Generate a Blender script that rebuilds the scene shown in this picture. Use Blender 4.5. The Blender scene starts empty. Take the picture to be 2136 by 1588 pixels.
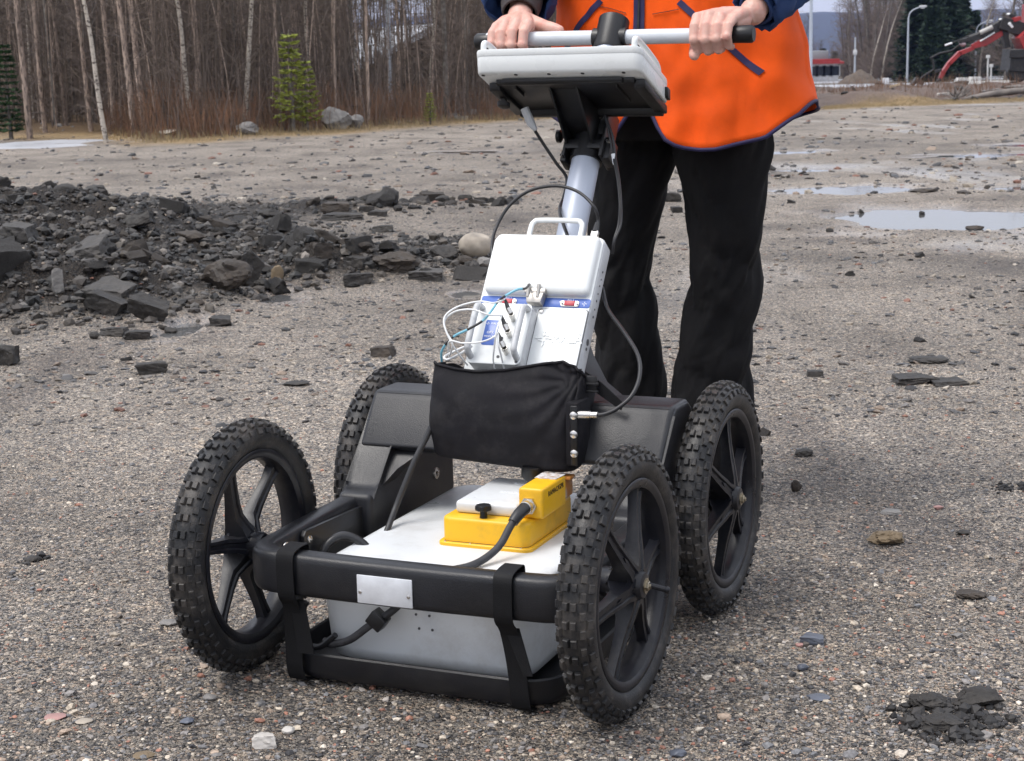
import bpy, bmesh, math, random
import numpy as np
from mathutils import Vector, Matrix, Euler

SC = bpy.context.scene
COL = SC.collection
R = math.radians
rng = np.random.RandomState(7)
random.seed(7)

# ---------------------------------------------------------------- camera, sky, sun, exposure
F_PX, IW, IH = 3500.0, 2136.0, 1588.0
PITCH, ROLL, CAM_H = 0.18415, 0.02257, 0.9588
_cp, _sp = math.cos(PITCH), math.sin(PITCH)
FW = np.array([0, _cp, -_sp]); _up = np.array([0, _sp, _cp]); _rt = np.array([1., 0, 0])
_c, _s = math.cos(ROLL), math.sin(ROLL)
RT = _c * _rt - _s * _up
UP = _s * _rt + _c * _up
CAMO = np.array([0, 0, CAM_H])
cd = bpy.data.cameras.new('camera')
cam = bpy.data.objects.new('camera', cd)
COL.objects.link(cam)
cd.sensor_width = 36.0
cd.lens = F_PX / IW * 36.0
cd.clip_start = 0.05
cd.clip_end = 9000
m = Matrix(((RT[0], UP[0], -FW[0], 0), (RT[1], UP[1], -FW[1], 0), (RT[2], UP[2], -FW[2], CAM_H), (0, 0, 0, 1)))
cam.matrix_world = m
cd.dof.use_dof = True
cd.dof.focus_distance = 2.75
cd.dof.aperture_fstop = 24.0
SC.camera = cam

SUN_EL, SUN_AZ = R(63), R(248)     # azimuth: where the sun stands, clockwise from +Y
world = bpy.data.worlds.new("World")
SC.world = world
world.use_nodes = True
wn = world.node_tree
wn.nodes.clear()
wo = wn.nodes.new('ShaderNodeOutputWorld')
bg = wn.nodes.new('ShaderNodeBackground')
sky = wn.nodes.new('ShaderNodeTexSky')
sky.sky_type = 'NISHITA'
sky.sun_disc = False
sky.sun_elevation = SUN_EL
sky.sun_rotation = SUN_AZ
sky.air_density = 1.0
sky.dust_density = 4.0
sky.ozone_density = 1.0
mixw = wn.nodes.new('ShaderNodeMix'); mixw.data_type = 'RGBA'
mixw.inputs[0].default_value = 0.72          # overcast: an even pale cloud cover over the blue
mixw.inputs[7].default_value = (8.15, 8.4, 9.05, 1)
wn.links.new(sky.outputs[0], mixw.inputs[6])
# overcast sky: brighter overhead than at the horizon
wtc = wn.nodes.new('ShaderNodeTexCoord'); wse = wn.nodes.new('ShaderNodeSeparateXYZ'); wn.links.new(wtc.outputs['Generated'], wse.inputs[0])
wmr = wn.nodes.new('ShaderNodeMapRange'); wn.links.new(wse.outputs[2], wmr.inputs[0])
wmr.inputs[1].default_value = 0.0; wmr.inputs[2].default_value = 1.0; wmr.inputs[3].default_value = 0.92; wmr.inputs[4].default_value = 1.45
wml = wn.nodes.new('ShaderNodeVectorMath'); wml.operation = 'SCALE'
wn.links.new(mixw.outputs[2], wml.inputs[0]); wn.links.new(wmr.outputs[0], wml.inputs['Scale'])
wn.links.new(wml.outputs[0], bg.inputs[0])
bg.inputs[1].default_value = 0.085
wn.links.new(bg.outputs[0], wo.inputs[0])

sl = bpy.data.lights.new('sun', 'SUN')
sun = bpy.data.objects.new('sun', sl)
COL.objects.link(sun)
sl.energy = 1.45
sl.angle = R(26)
sl.color = (1.0, 0.97, 0.93)
sd = Vector((math.sin(SUN_AZ) * math.cos(SUN_EL), math.cos(SUN_AZ) * math.cos(SUN_EL), math.sin(SUN_EL)))
sun.rotation_euler = sd.to_track_quat('Z', 'Y').to_euler()
SC.view_settings.view_transform = 'Standard'
SC.view_settings.look = 'None'
SC.view_settings.exposure = 0.74
SC.view_settings.gamma = 1.0
SC.view_settings.use_curve_mapping = False
SC.render.engine = 'CYCLES'
SC.cycles.max_bounces = 6
SC.cycles.volume_bounces = 0

# ---------------------------------------------------------------- measuring helpers
CA, COX, COY = 0.4018971, -0.037022, 2.770159
CU = np.array([math.cos(CA), -math.sin(CA), 0]); CV = np.array([-math.sin(CA), -math.cos(CA), 0])
CO = np.array([COX, COY, 0.0])

def _ray(x, y):
    return FW + ((x - IW / 2) / F_PX) * RT - ((y - IH / 2) / F_PX) * UP

def gp(x, y, z=0.0):
    """point of the ground plane z seen at a photo pixel"""
    d = _ray(x, y)
    t = (z - CAMO[2]) / d[2]
    return CAMO + t * d

def terr(y):
    return -0.010 * np.maximum(0, y - 35)

def gfar(x, y):
    """point on the gently falling far ground"""
    d = _ray(x, y); t = 5.0
    for i in range(60):
        Y = t * d[1]
        zt = float(terr(Y))
        t = t + 0.5 * ((zt - CAM_H) / d[2] - t)
    p = CAMO + t * d
    return p

def cv(x, y, v):
    """cart coordinates (u, v, z) of a pixel on the cart plane v = const"""
    d = _ray(x, y)
    t = (v - (CAMO - CO) @ CV) / (d @ CV)
    q = CAMO + t * d - CO
    return (float(q @ CU), v, float(q[2]))

# ---------------------------------------------------------------- mesh helpers
def c3(p):  # cart (u, v, z) -> local xyz of the cart frame
    p = np.asarray(p, float)
    return np.stack([p[..., 0], -p[..., 1], p[..., 2]], -1)

class MB:
    def __init__(s):
        s.v = []; s.f = []; s.mi = []; s.n = 0
    def add(s, vf, mi=0, M=None):
        v, f = vf
        v = np.asarray(v, float).reshape(-1, 3)
        if M is not None:
            M = np.array(M)
            v = v @ M[:3, :3].T + M[:3, 3]
        s.v.append(v)
        s.f += [tuple(int(i) + s.n for i in q) for q in f]
        s.mi += [mi] * len(f)
        s.n += len(v)
        return s
    def verts(s):
        return np.concatenate(s.v) if s.v else np.zeros((0, 3))

def link(name, data, parent=None):
    o = bpy.data.objects.new(name, data)
    COL.objects.link(o)
    if parent is not None:
        o.parent = parent
    return o

def mesh_of(name, mb, mats, sharp=35, fixn=True, smooth=True):
    me = bpy.data.meshes.new(name)
    me.from_pydata(mb.verts().tolist(), [], mb.f)
    for mt in (mats if isinstance(mats, (list, tuple)) else [mats]):
        me.materials.append(mt)
    if len(me.materials) > 1:
        me.polygons.foreach_set('material_index', mb.mi)
    bm = bmesh.new(); bm.from_mesh(me)
    if fixn:
        bmesh.ops.recalc_face_normals(bm, faces=bm.faces)
    if smooth:
        for f in bm.faces: f.smooth = True
        if sharp < 180:
            th = R(sharp)
            for e in bm.edges:
                if len(e.link_faces) == 2 and e.calc_face_angle(0) > th: e.smooth = False
    bm.to_mesh(me); bm.free()
    return me

def obj(name, mb, mats, parent=None, sharp=35, fixn=True, smooth=True):
    return link(name, mesh_of(name, mb, mats, sharp, fixn, smooth), parent)

def cobj(name, mb, mats, parent, sharp=35, **k):
    """mesh given in cart coordinates"""
    m2 = MB(); v = mb.verts()
    m2.v = [c3(v)]; m2.f = mb.f; m2.mi = mb.mi; m2.n = mb.n
    return obj(name, m2, mats, parent, sharp, **k)

def tag(o, label=None, cat=None, group=None, kind=None):
    if label: o['label'] = label
    if cat: o['category'] = cat
    if group: o['group'] = group
    if kind: o['kind'] = kind
    return o

def thing(name, label, cat, M=None, group=None, loc=None, rz=0):
    o = link(name, None)
    o.empty_display_size = 0.1
    if M is not None: o.matrix_world = M
    if loc is not None:
        o.location = loc; o.rotation_euler = (0, 0, rz)
    return tag(o, label, cat, group)

CARTM = Matrix.Translation(Vector(CO)) @ Matrix.Rotation(-CA, 4, 'Z')

def bm_arrays(bm):
    bm.verts.ensure_lookup_table(); bm.verts.index_update()
    v = [tuple(x.co) for x in bm.verts]
    f = [tuple(x.index for x in q.verts) for q in bm.faces]
    bm.free()
    return v, f

def rbox(x0, x1, y0, y1, z0, z1, r=0.003, seg=2, only=None):
    bm = bmesh.new()
    bmesh.ops.create_cube(bm, size=1.0)
    for v in bm.verts:
        v.co = Vector(((x0 + x1) / 2 + v.co.x * (x1 - x0), (y0 + y1) / 2 + v.co.y * (y1 - y0), (z0 + z1) / 2 + v.co.z * (z1 - z0)))
    if r > 0:
        es = bm.edges[:]
        if only is not None:
            es = [e for e in es if abs((e.verts[0].co - e.verts[1].co).normalized()[only]) > 0.9]
        r = min(r, 0.49 * min(abs(x1 - x0), abs(y1 - y0), abs(z1 - z0)))
        bmesh.ops.bevel(bm, geom=es, offset=r, segments=seg, profile=0.5, affect='EDGES')
    return bm_arrays(bm)

def rbox2(x0, x1, y0, y1, z0, z1, rv, re, seg=4):
    """box with big corner radius in plan (z edges) and small edge radius above and below"""
    pts = []
    for cx, cy, a0 in ((x1 - rv, y1 - rv, 0), (x0 + rv, y1 - rv, 90), (x0 + rv, y0 + rv, 180), (x1 - rv, y0 + rv, 270)):
        for k in range(seg + 1):
            a = R(a0 + 90 * k / seg)
            pts.append((cx, cy, math.cos(a), math.sin(a)))
    rings = []
    for z, ins in ((z0, re), (z0 + re * .3, re * .3), (z0 + re, 0), (z1 - re, 0), (z1 - re * .3, re * .3), (z1, re)):
        rings.append([(cx + (rv - ins) * a, cy + (rv - ins) * b, z) for cx, cy, a, b in pts])
    return loft(rings, True, True)

def loft(rings, closed=True, caps=True):
    n = len(rings[0]); v = [p for r_ in rings for p in r_]; f = []
    for i in range(len(rings) - 1):
        for j in range(n if closed else n - 1):
            k = (j + 1) % n
            f.append((i * n + j, i * n + k, (i + 1) * n + k, (i + 1) * n + j))
    if caps:
        f.append(tuple(range(n))[::-1]); b = (len(rings) - 1) * n
        f.append(tuple(range(b, b + n)))
    return v, f

def prism(poly, a0, a1, axis=0, r=0.0, seg=2):
    """poly of 2D points in the other two axes, extruded from a0 to a1 along axis"""
    bm = bmesh.new()
    def P(p, a):
        if axis == 0: return (a, p[0], p[1])
        if axis == 1: return (p[0], a, p[1])
        return (p[0], p[1], a)
    A = [bm.verts.new(P(p, a0)) for p in poly]; B = [bm.verts.new(P(p, a1)) for p in poly]
    n = len(poly)
    bm.faces.new(A[::-1]); bm.faces.new(B)
    for i in range(n): bm.faces.new((A[i], A[(i + 1) % n], B[(i + 1) % n], B[i]))
    if r > 0: bmesh.ops.bevel(bm, geom=bm.edges[:], offset=r, segments=seg, profile=0.5, affect='EDGES')
    return bm_arrays(bm)

def cr(pts, k=6):
    """Catmull-Rom through the points"""
    P = [np.array(p, float) for p in pts]
    P = [2 * P[0] - P[1]] + P + [2 * P[-1] - P[-2]]
    out = []
    for i in range(1, len(P) - 2):
        for j in range(k):
            t = j / k
            out.append(0.5 * ((2 * P[i]) + (P[i + 1] - P[i - 1]) * t + (2 * P[i - 1] - 5 * P[i] + 4 * P[i + 1] - P[i + 2]) * t * t + (3 * P[i] - P[i - 1] - 3 * P[i + 1] + P[i + 2]) * t ** 3))
    out.append(P[-2])
    return np.array(out)

def tube(pts, r, n=8, caps=True, sec=None, up=None):
    P = np.asarray(pts, float); m_ = len(P)
    rr = np.full(m_, r, float) if np.isscalar(r) else np.interp(np.linspace(0, 1, m_), np.linspace(0, 1, len(r)), r)
    T = np.gradient(P, axis=0); T /= np.linalg.norm(T, axis=1)[:, None] + 1e-12
    u = np.array(up, float) if up is not None else (np.array([0, 0, 1.]) if abs(T[0][2]) < .9 else np.array([1., 0, 0]))
    rings = []
    a = np.linspace(0, 2 * np.pi, n, endpoint=False)
    S = np.stack([np.cos(a), np.sin(a)], 1) if sec is None else np.asarray(sec, float)
    for i in range(m_):
        u = u - T[i] * (u @ T[i]); u /= np.linalg.norm(u) + 1e-12
        w = np.cross(T[i], u)
        rings.append(P[i] + rr[i] * (S[:, :1] * u + S[:, 1:] * w))
    return loft(rings, True, caps)

def cyl(a, b, r, n=16, r2=None):
    return tube([a, b], [r, r if r2 is None else r2], n)

def lathe(prof, n=24, a=(0, 0, 0), ax=0, closed=False):
    """profile (along, radius) turned about axis ax through a"""
    rings = []
    t = np.linspace(0, 2 * np.pi, n, endpoint=False)
    o1, o2 = [i for i in range(3) if i != ax]
    for h, r_ in prof:
        q = np.zeros((n, 3)); q[:, ax] = h; q[:, o1] = r_ * np.cos(t); q[:, o2] = r_ * np.sin(t)
        rings.append(q + np.array(a))
    if closed: rings.append(rings[0])
    return loft(rings, True, not closed)

def ellip(c, rx, ry, rz, n=14, m_=9):
    v = []; f = []
    for i in range(m_ + 1):
        ph = math.pi * i / m_
        for j in range(n):
            th = 2 * math.pi * j / n
            v.append((c[0] + rx * math.sin(ph) * math.cos(th), c[1] + ry * math.sin(ph) * math.sin(th), c[2] + rz * math.cos(ph)))
    for i in range(m_):
        for j in range(n):
            k = (j + 1) % n
            f.append((i * n + j, i * n + k, (i + 1) * n + k, (i + 1) * n + j))
    return v, f

_ico = {}
def ico(sub):
    if sub not in _ico:
        bm = bmesh.new(); bmesh.ops.create_icosphere(bm, subdivisions=sub, radius=1.0)
        v, f = bm_arrays(bm); _ico[sub] = (np.array(v), f)
    return _ico[sub]

def vn2(x, y, seed=0):
    xi = np.floor(x).astype(np.int64); yi = np.floor(y).astype(np.int64)
    xf = x - xi; yf = y - yi
    def h(a, b):
        n = (a * 374761393 + b * 668265263 + seed * 1442695041) & 0x7fffffff
        n = ((n ^ (n >> 13)) * 1274126177) & 0x7fffffff
        return ((n ^ (n >> 16)) & 0xffff) / 65535.0
    u = xf * xf * (3 - 2 * xf); w = yf * yf * (3 - 2 * yf)
    return (h(xi, yi) * (1 - u) + h(xi + 1, yi) * u) * (1 - w) + (h(xi, yi + 1) * (1 - u) + h(xi + 1, yi + 1) * u) * w
def fbm(x, y, oct=4, seed=0):
    s = 0; a = .5
    for i in range(oct):
        s = s + a * (vn2(x, y, seed + i) - .5); x = x * 2.03; y = y * 2.03; a *= .5
    return s
def vn3(p, seed=0):
    return (vn2(p[:, 0] + p[:, 2] * .73, p[:, 1] - p[:, 2] * .61, seed) + vn2(p[:, 2] + 7 - p[:, 0] * .37, p[:, 1] * .8 + 3, seed + 5)) * .5

def rock(seed, sub=2, sx=1, sy=1, sz=1, planes=9, cut=.72, rough=.06, boxy=0):
    rs = np.random.RandomState(seed)
    v, f = ico(sub); v = v.copy()
    N = rs.normal(size=(planes, 3)); N /= np.linalg.norm(N, axis=1)[:, None]
    D = rs.uniform(cut - .14, cut + .12, planes)
    if boxy:
        N2 = np.array([[1, .1, .05], [-1, .15, 0], [.1, 1, 0], [0, -1, .1], [0, .05, 1], [.05, 0, -1]], float)
        N2 += rs.uniform(-.16, .16, N2.shape); N2 /= np.linalg.norm(N2, axis=1)[:, None]
        N = np.concatenate([N2, N[:planes // 2]]); D = np.concatenate([rs.uniform(.5, .62, 6), rs.uniform(.72, .9, planes // 2)])
    for it in range(2):
        for n_, d in zip(N, D):
            e = v @ n_ - d
            v = v - np.where(e > 0, e, 0)[:, None] * n_ * .96
    v += (vn3(v * 3.1 + seed % 13, seed % 97)[:, None] - .5) * v * rough * 3
    v += (vn3(v * 9 + seed % 11, seed % 89)[:, None] - .5) * v * rough * 1.4
    return v * np.array([sx, sy, sz]), f

# ---------------------------------------------------------------- materials
def nt_new(name):
    mt = bpy.data.materials.new(name); mt.use_nodes = True
    nt = mt.node_tree; nt.nodes.clear()
    out = nt.nodes.new('ShaderNodeOutputMaterial'); b = nt.nodes.new('ShaderNodeBsdfPrincipled')
    nt.links.new(b.outputs[0], out.inputs[0])
    return mt, nt, b
def N(nt, t, **k):
    n = nt.nodes.new(t)
    for a, b in k.items():
        if a.startswith('i_'):
            n.inputs[int(a[2:])].default_value = b
        else: setattr(n, a, b)
    return n
def mixc(nt, fac, a, b, blend='MIX'):
    n = nt.nodes.new('ShaderNodeMix'); n.data_type = 'RGBA'; n.blend_type = blend
    for s, val in ((0, fac), (6, a), (7, b)):
        if hasattr(val, 'links') or hasattr(val, 'is_linked'): nt.links.new(val, n.inputs[s])
        else: n.inputs[s].default_value = val if s == 0 else (*val[:3], 1)
    return n.outputs[2]
def ramp(nt, src, stops, interp='LINEAR'):
    n = nt.nodes.new('ShaderNodeValToRGB'); e = n.color_ramp.elements; n.color_ramp.interpolation = interp
    while len(e) < len(stops): e.new(0.5)
    for i, (p, c) in enumerate(stops):
        e[i].position = p; e[i].color = (*c[:3], 1) if hasattr(c, '__len__') else (c, c, c, 1)
    nt.links.new(src, n.inputs[0])
    return n.outputs[0]

def M(name, col, rough=.5, metal=0, var=.12, vs=12, bump=0.0, bs=150, bd=4, col2=None, c2lo=.45, c2hi=.7, spec=.5, coat=0, rvar=.12, dust=None, dustamt=.5, rand=0.0, stretch=None):
    mt, nt, b = nt_new(name)
    tc = N(nt, 'ShaderNodeTexCoord'); src = tc.outputs['Object']
    if stretch:
        mp = N(nt, 'ShaderNodeMapping'); mp.inputs['Scale'].default_value = stretch
        nt.links.new(src, mp.inputs[0]); src = mp.outputs[0]
    n1 = N(nt, 'ShaderNodeTexNoise'); n1.inputs['Scale'].default_value = vs; n1.inputs['Detail'].default_value = 6
    nt.links.new(src, n1.inputs['Vector'])
    lo = [c * (1 - var) for c in col]; hi = [min(1, c * (1 + var)) for c in col]
    c = ramp(nt, n1.outputs[0], [(.3, lo), (.7, hi)])
    if col2 is not None:
        n2 = N(nt, 'ShaderNodeTexNoise'); n2.inputs['Scale'].default_value = vs * 2.3; n2.inputs['Detail'].default_value = 8
        nt.links.new(src, n2.inputs['Vector'])
        c = mixc(nt, ramp(nt, n2.outputs[0], [(c2lo, 0), (c2hi, 1)]), c, col2)
    if dust is not None:   # settled dirt, patchy
        n3 = N(nt, 'ShaderNodeTexNoise'); n3.inputs['Scale'].default_value = vs * 1.3; n3.inputs['Detail'].default_value = 10; n3.inputs['Roughness'].default_value = .75
        nt.links.new(src, n3.inputs['Vector'])
        c = mixc(nt, ramp(nt, n3.outputs[0], [(.48, 0), (.72, dustamt)]), c, dust)
    if rand:
        oi = N(nt, 'ShaderNodeObjectInfo')
        c = mixc(nt, 1.0, c, ramp(nt, oi.outputs['Random'], [(0, 1 - rand), (1, 1 + rand)]), 'MULTIPLY')
    nt.links.new(c, b.inputs['Base Color'])
    nt.links.new(ramp(nt, n1.outputs[0], [(.25, max(0, rough - rvar)), (.75, min(1, rough + rvar))]), b.inputs['Roughness'])
    b.inputs['Metallic'].default_value = metal
    b.inputs['Specular IOR Level'].default_value = spec
    b.inputs['Coat Weight'].default_value = coat
    if bump:
        nb = N(nt, 'ShaderNodeTexNoise'); nb.inputs['Scale'].default_value = bs; nb.inputs['Detail'].default_value = bd
        nt.links.new(src, nb.inputs['Vector'])
        bp_ = N(nt, 'ShaderNodeBump'); bp_.inputs['Strength'].default_value = 1.0; bp_.inputs['Distance'].default_value = bump
        nt.links.new(nb.outputs[0], bp_.inputs['Height']); nt.links.new(bp_.outputs[0], b.inputs['Normal'])
    return mt

plastic = M('black moulded plastic', (.0105, .011, .0138), .38, var=.3, vs=9, bump=.0005, bs=600, dust=(.07, .066, .06), dustamt=.22, rvar=.12, spec=.45)
wheelplastic = M('wheel nylon', (.009, .0095, .013), .34, var=.2, bump=.0002, bs=500, dust=(.12, .11, .10), dustamt=.22, spec=.36)
rubber = M('tyre rubber', (.015, .015, .016), .48, var=.35, vs=14, bump=.0006, bs=400, dust=(.15, .13, .11), dustamt=.6, spec=.4)
strapm = M('webbing', (.006, .006, .007), .7, var=.2, bump=.0006, bs=900, spec=.25)
brass = M('passivated bolt', (.42, .37, .28), .4, metal=1, var=.2, vs=90)
steel = M('zinc steel', (.62, .60, .57), .28, metal=1, var=.12, vs=60)
platem = M('aluminium plate', (.72, .74, .77), .42, metal=.35, var=.08, vs=40, bump=.0002, bs=200)
antgrey = M('antenna housing paint', (.66, .68, .69), .38, var=.05, vs=5, bump=.00012, bs=900, dust=(.38, .35, .31), dustamt=.55)
antlow = antgrey
yellow = M('yellow paint', (.80, .44, .012), .42, var=.06, vs=10, bump=.0002, bs=900, dust=(.36, .22, .06), dustamt=.55)
white = M('white enamel', (.76, .78, .77), .30, var=.03, vs=6, bump=.0001, bs=700, dust=(.60, .59, .56), dustamt=.22)
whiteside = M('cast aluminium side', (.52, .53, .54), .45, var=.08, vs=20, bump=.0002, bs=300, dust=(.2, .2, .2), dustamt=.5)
seam = M('dark seam', (.07, .07, .075), .6)
blue = M('blue label', (.055, .125, .42), .4, var=.06)
red = M('red connector', (.42, .03, .05), .4)
printw = M('white print', (.82, .84, .86), .5, var=.02)
printb = M('black print', (.03, .02, .015), .6)
cloth = M('black nylon cloth', (.0075, .007, .0095), .68, spec=.22, var=.25, vs=14, bump=.0007, bs=1300, dust=(.06, .055, .055), dustamt=.3)
polem = M('grey anodised pole', (.44, .48, .56), .38, metal=.25, var=.06, vs=8)
barm = M('ribbed handle tube', (.58, .61, .64), .45, var=.06, vs=30)
blackm = M('black bracket paint', (.007, .007, .008), .4, var=.2, bump=.0003, bs=500)
cablem = M('cable rubber', (.018, .018, .02), .42, var=.2)
cablew = M('white cable', (.75, .76, .76), .4, var=.04)
cableb = M('light blue cable', (.20, .48, .60), .4, var=.04)

# ================================================================ the survey cart
cart = thing('survey_cart', 'black four-wheeled push cart with knobbly tyres and grey mast standing on the gravel', 'cart', CARTM)
HW, HB = 0.3235, 0.2662     # half track, half wheelbase
RW = 0.205

def make_tyre():
    mb = MB(); Rc, rm = .1765, .0262
    prof = []
    for k in range(22):
        a = 2 * math.pi * k / 22 + math.pi
        prof.append((rm * 1.04 * math.sin(a), Rc + rm * math.cos(a)))
    mb.add(lathe(prof, 96, ax=0, closed=True))
    # knobs: six staggered rows and small edge hairs
    rows = [(-12, .0042, .0062, 0), (12, .0042, .0062, 0.0), (-38, .0041, .0060, .5), (38, .0041, .0060, .5), (-64, .0042, .0058, 0), (64, .0042, .0058, 0)]
    NK = 48
    rs = np.random.RandomState(3)
    for ri, (qa, hw, hl, ph) in enumerate(rows):
        q = R(qa)
        for k in range(NK):
            t = 2 * math.pi * (k + ph) / NK
            alt = (k % 2)
            l = hl * (1.12 if (alt and abs(qa) > 20) else .92) * rs.uniform(.94, 1.06)
            w = hw * (1.0 if not alt else 1.22 if abs(qa) > 50 else .95)
            er = np.array([0, math.cos(t), math.sin(t)]); et = np.array([0, -math.sin(t), math.cos(t)]); ex = np.array([1., 0, 0])
            nrm = er * math.cos(q) + ex * math.sin(q); tan = -er * math.sin(q) + ex * math.cos(q)
            c = er * Rc + nrm * rm
            top = .0050 if abs(qa) < 50 else .0042
            V = []
            for hh, s in ((-.003, 1.12), (top * .8, 1.0), (top, .86)):
                for a, b in ((-1, -1), (1, -1), (1, 1), (-1, 1)):
                    V.append(c + nrm * hh + tan * a * w * s + et * b * l * s)
            Fc = [(8, 9, 10, 11)]
            for L_ in (0, 4):
                for j in range(4):
                    Fc.append((L_ + j, L_ + (j + 1) % 4, L_ + 4 + (j + 1) % 4, L_ + 4 + j))
            mb.add((V, Fc))
    for k in range(150):
        t = rs.uniform(0, 2 * math.pi); q = R(rs.choice([-1, 1]) * rs.uniform(50, 85))
        er = np.array([0, math.cos(t), math.sin(t)]); ex = np.array([1., 0, 0])
        nrm = er * math.cos(q) + ex * math.sin(q)
        a = er * Rc + nrm * rm
        d = nrm + rs.normal(size=3) * .35
        mb.add(tube([a, a + d / np.linalg.norm(d) * rs.uniform(.004, .008)], [.0006, .0002], 3))
    return mesh_of('tyre', mb, rubber, 30)

def make_rim():
    mb = MB()
    prof = [(-.0215, .1585), (-.0230, .1560), (-.0225, .1500), (-.0190, .1440), (-.0120, .1415), (-.0060, .1395), (.0060, .1395), (.0120, .1415), (.0190, .1440), (.0225, .1500), (.0230, .1560), (.0215, .1585), (.0150, .1560), (-.0150, .1560)]
    mb.add(lathe(prof, 80, ax=0, closed=True))
    mb.add(cyl((.004, .141, 0), (.008, .118, .004), .0028, 8))       # valve
    mb.add(cyl((.008, .118, .004), (.0088, .113, .005), .0022, 8))
    return mesh_of('rim', mb, wheelplastic, 40)

def make_spoke():
    """one arm along +y: hollow ribbed blade flaring into the hub"""
    rings = []
    #      y     half width(z)  x front  x back
    for y, hz, xf, xb in ((.012, .0180, .030, -.020), (.026, .0155, .0285, -.012), (.038, .0120, .0265, -.006), (.052, .0125, .0235, .0015), (.075, .0112, .0185, .0015), (.100, .0102, .0140, -.0010), (.122, .0100, .0110, -.0035), (.1415, .0125, .0100, -.0060)):
        g = .0030
        xm = (xf + xb) / 2; g = min(g, (xf - xb) * .2)
        rings.append([(xf, y, -hz * .95), (xf + .0005, y, -hz * .45), (xf - g, y, -hz * .28), (xf - g, y, hz * .28), (xf + .0005, y, hz * .45), (xf, y, hz * .95),
                      (xm, y, hz * .80), (xb, y, hz * .95), (xb, y, hz * .45), (xb + g, y, hz * .28), (xb + g, y, -hz * .28), (xb, y, -hz * .45), (xb, y, -hz * .95), (xm, y, -hz * .80)])
    mb = MB(); mb.add(loft(rings))
    # the web toward the next arm, a curved sail between them
    n = 7; A = []; B = []
    for i in range(n):
        s = i / (n - 1)
        ang = R(60 * s)
        rad = .066 - .036 * math.sin(math.pi * s) ** .7
        A.append((.0205 + .004 * math.sin(math.pi * s), rad * math.cos(ang), rad * math.sin(ang)))
        B.append((.010 - .004 * math.sin(math.pi * s), (rad) * math.cos(ang), (rad) * math.sin(ang)))
    hubA = [(.028, .016 * math.cos(R(60 * i / (n - 1))), .016 * math.sin(R(60 * i / (n - 1)))) for i in range(n)]
    hubB = [(.010, p[1], p[2]) for p in hubA]
    A2 = [(a[0] - .0045, a[1], a[2]) for a in A]
    V = hubA + A + A2 + hubB
    Fc = []
    for L_ in range(3):
        for i in range(n - 1):
            Fc.append((L_ * n + i, L_ * n + i + 1, (L_ + 1) * n + i + 1, (L_ + 1) * n + i))
    mb.add((V, Fc))
    return mesh_of('spoke', mb, wheelplastic, 32)

def make_hub():
    mb = MB()
    mb.add(lathe([(-.033, .012), (-.033, .020), (-.028, .023), (.028, .023), (.036, .019), (.038, .012)], 28, ax=0))
    return mesh_of('hub', mb, wheelplastic, 40)
def make_bolt():
    mb = MB()
    mb.add(lathe([(.036, .0115), (.0395, .0115), (.0395, .0085)], 24, ax=0))
    mb.add(lathe([(.0385, .0075), (.0430, .0075), (.0440, .006)], 6, ax=0))
    mb.add(lathe([(.043, .004), (.0465, .004), (.047, .003)], 12, ax=0))
    return mesh_of('axle_bolt', mb, brass, 30)
ty, ri, sp, hu, bo = make_tyre(), make_rim(), make_spoke(), make_hub(), make_bolt()
def place_wheel(u, v, out, phase, camber=0.0, toe=0.0, lab=None):
    w = link('wheel', None, cart)
    w.empty_display_size = .1
    w.location = (u, -v, RW - .003)
    w.rotation_euler = (0, camber, (0 if out > 0 else math.pi) + toe)
    if lab: w['label'] = lab
    def sub(n, me, rx=phase):
        o = link(n, me, w); o.rotation_euler = (rx, 0, 0); return o
    sub('tyre', ty); sub('rim', ri); sub('hub', hu); sub('axle_bolt', bo)
    for k in range(6): sub('spoke', sp, phase + R(60 * k))
    return w
place_wheel(-HW, HB, -1, R(12), toe=.015)
w = place_wheel(HW, HB, 1, R(8), toe=-.03)
place_wheel(-HW, -HB, -1, R(40))
place_wheel(HW, -HB, 1, R(22), toe=-.01)
mb = MB()
mb.add(cyl((.366, .2662, .203), (.392, .262, .197), .0045, 10)); mb.add(ellip((.392, .262, .197), .0055, .0055, .0055, 10, 6))
cobj('release_lever', mb, wheelplastic, cart)

# ---- frame: hoop bumper, side arms, rear bridge, one moulding
mb = MB()
sec = []
for k in range(20):      # superellipse section, x = vertical, y = horizontal
    a = 2 * math.pi * k / 20
    cx, sx_ = math.cos(a), math.sin(a)
    sec.append((.0345 * math.copysign(abs(cx) ** .42, cx), .0205 * math.copysign(abs(sx_) ** .42, sx_)))
path = [(-.2655, -.06, .194), (-.2655, .05, .194), (-.2655, .15, .193), (-.2655, .28, .1905)]
for k in range(1, 9):
    a = R(90 * k / 8)
    path.append((-.2225 - .043 * math.cos(a), .294 + .043 * math.sin(a), .1895))
half = list(path)
path = half + [(-.15, .338, .1885), (-.07, .339, .188), (0, .3393, .188), (.07, .339, .188), (.15, .338, .1885)] + [(-p[0], p[1], p[2]) for p in half[::-1]]
mb.add(tube(path, 1.0, sec=sec, up=(0, 0, 1)))
side = [(.03, .234), (-.010, .238), (-.117, .384), (-.135, .390), (-.205, .388), (-.225, .375), (-.318, .262), (-.320, .165), (-.300, .152), (.03, .155)]
for s in (-1, 1):
    a, b = sorted((s * .2855, s * .219))
    mb.add(prism(side, a, b, 0, r=.011, seg=4))
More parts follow.
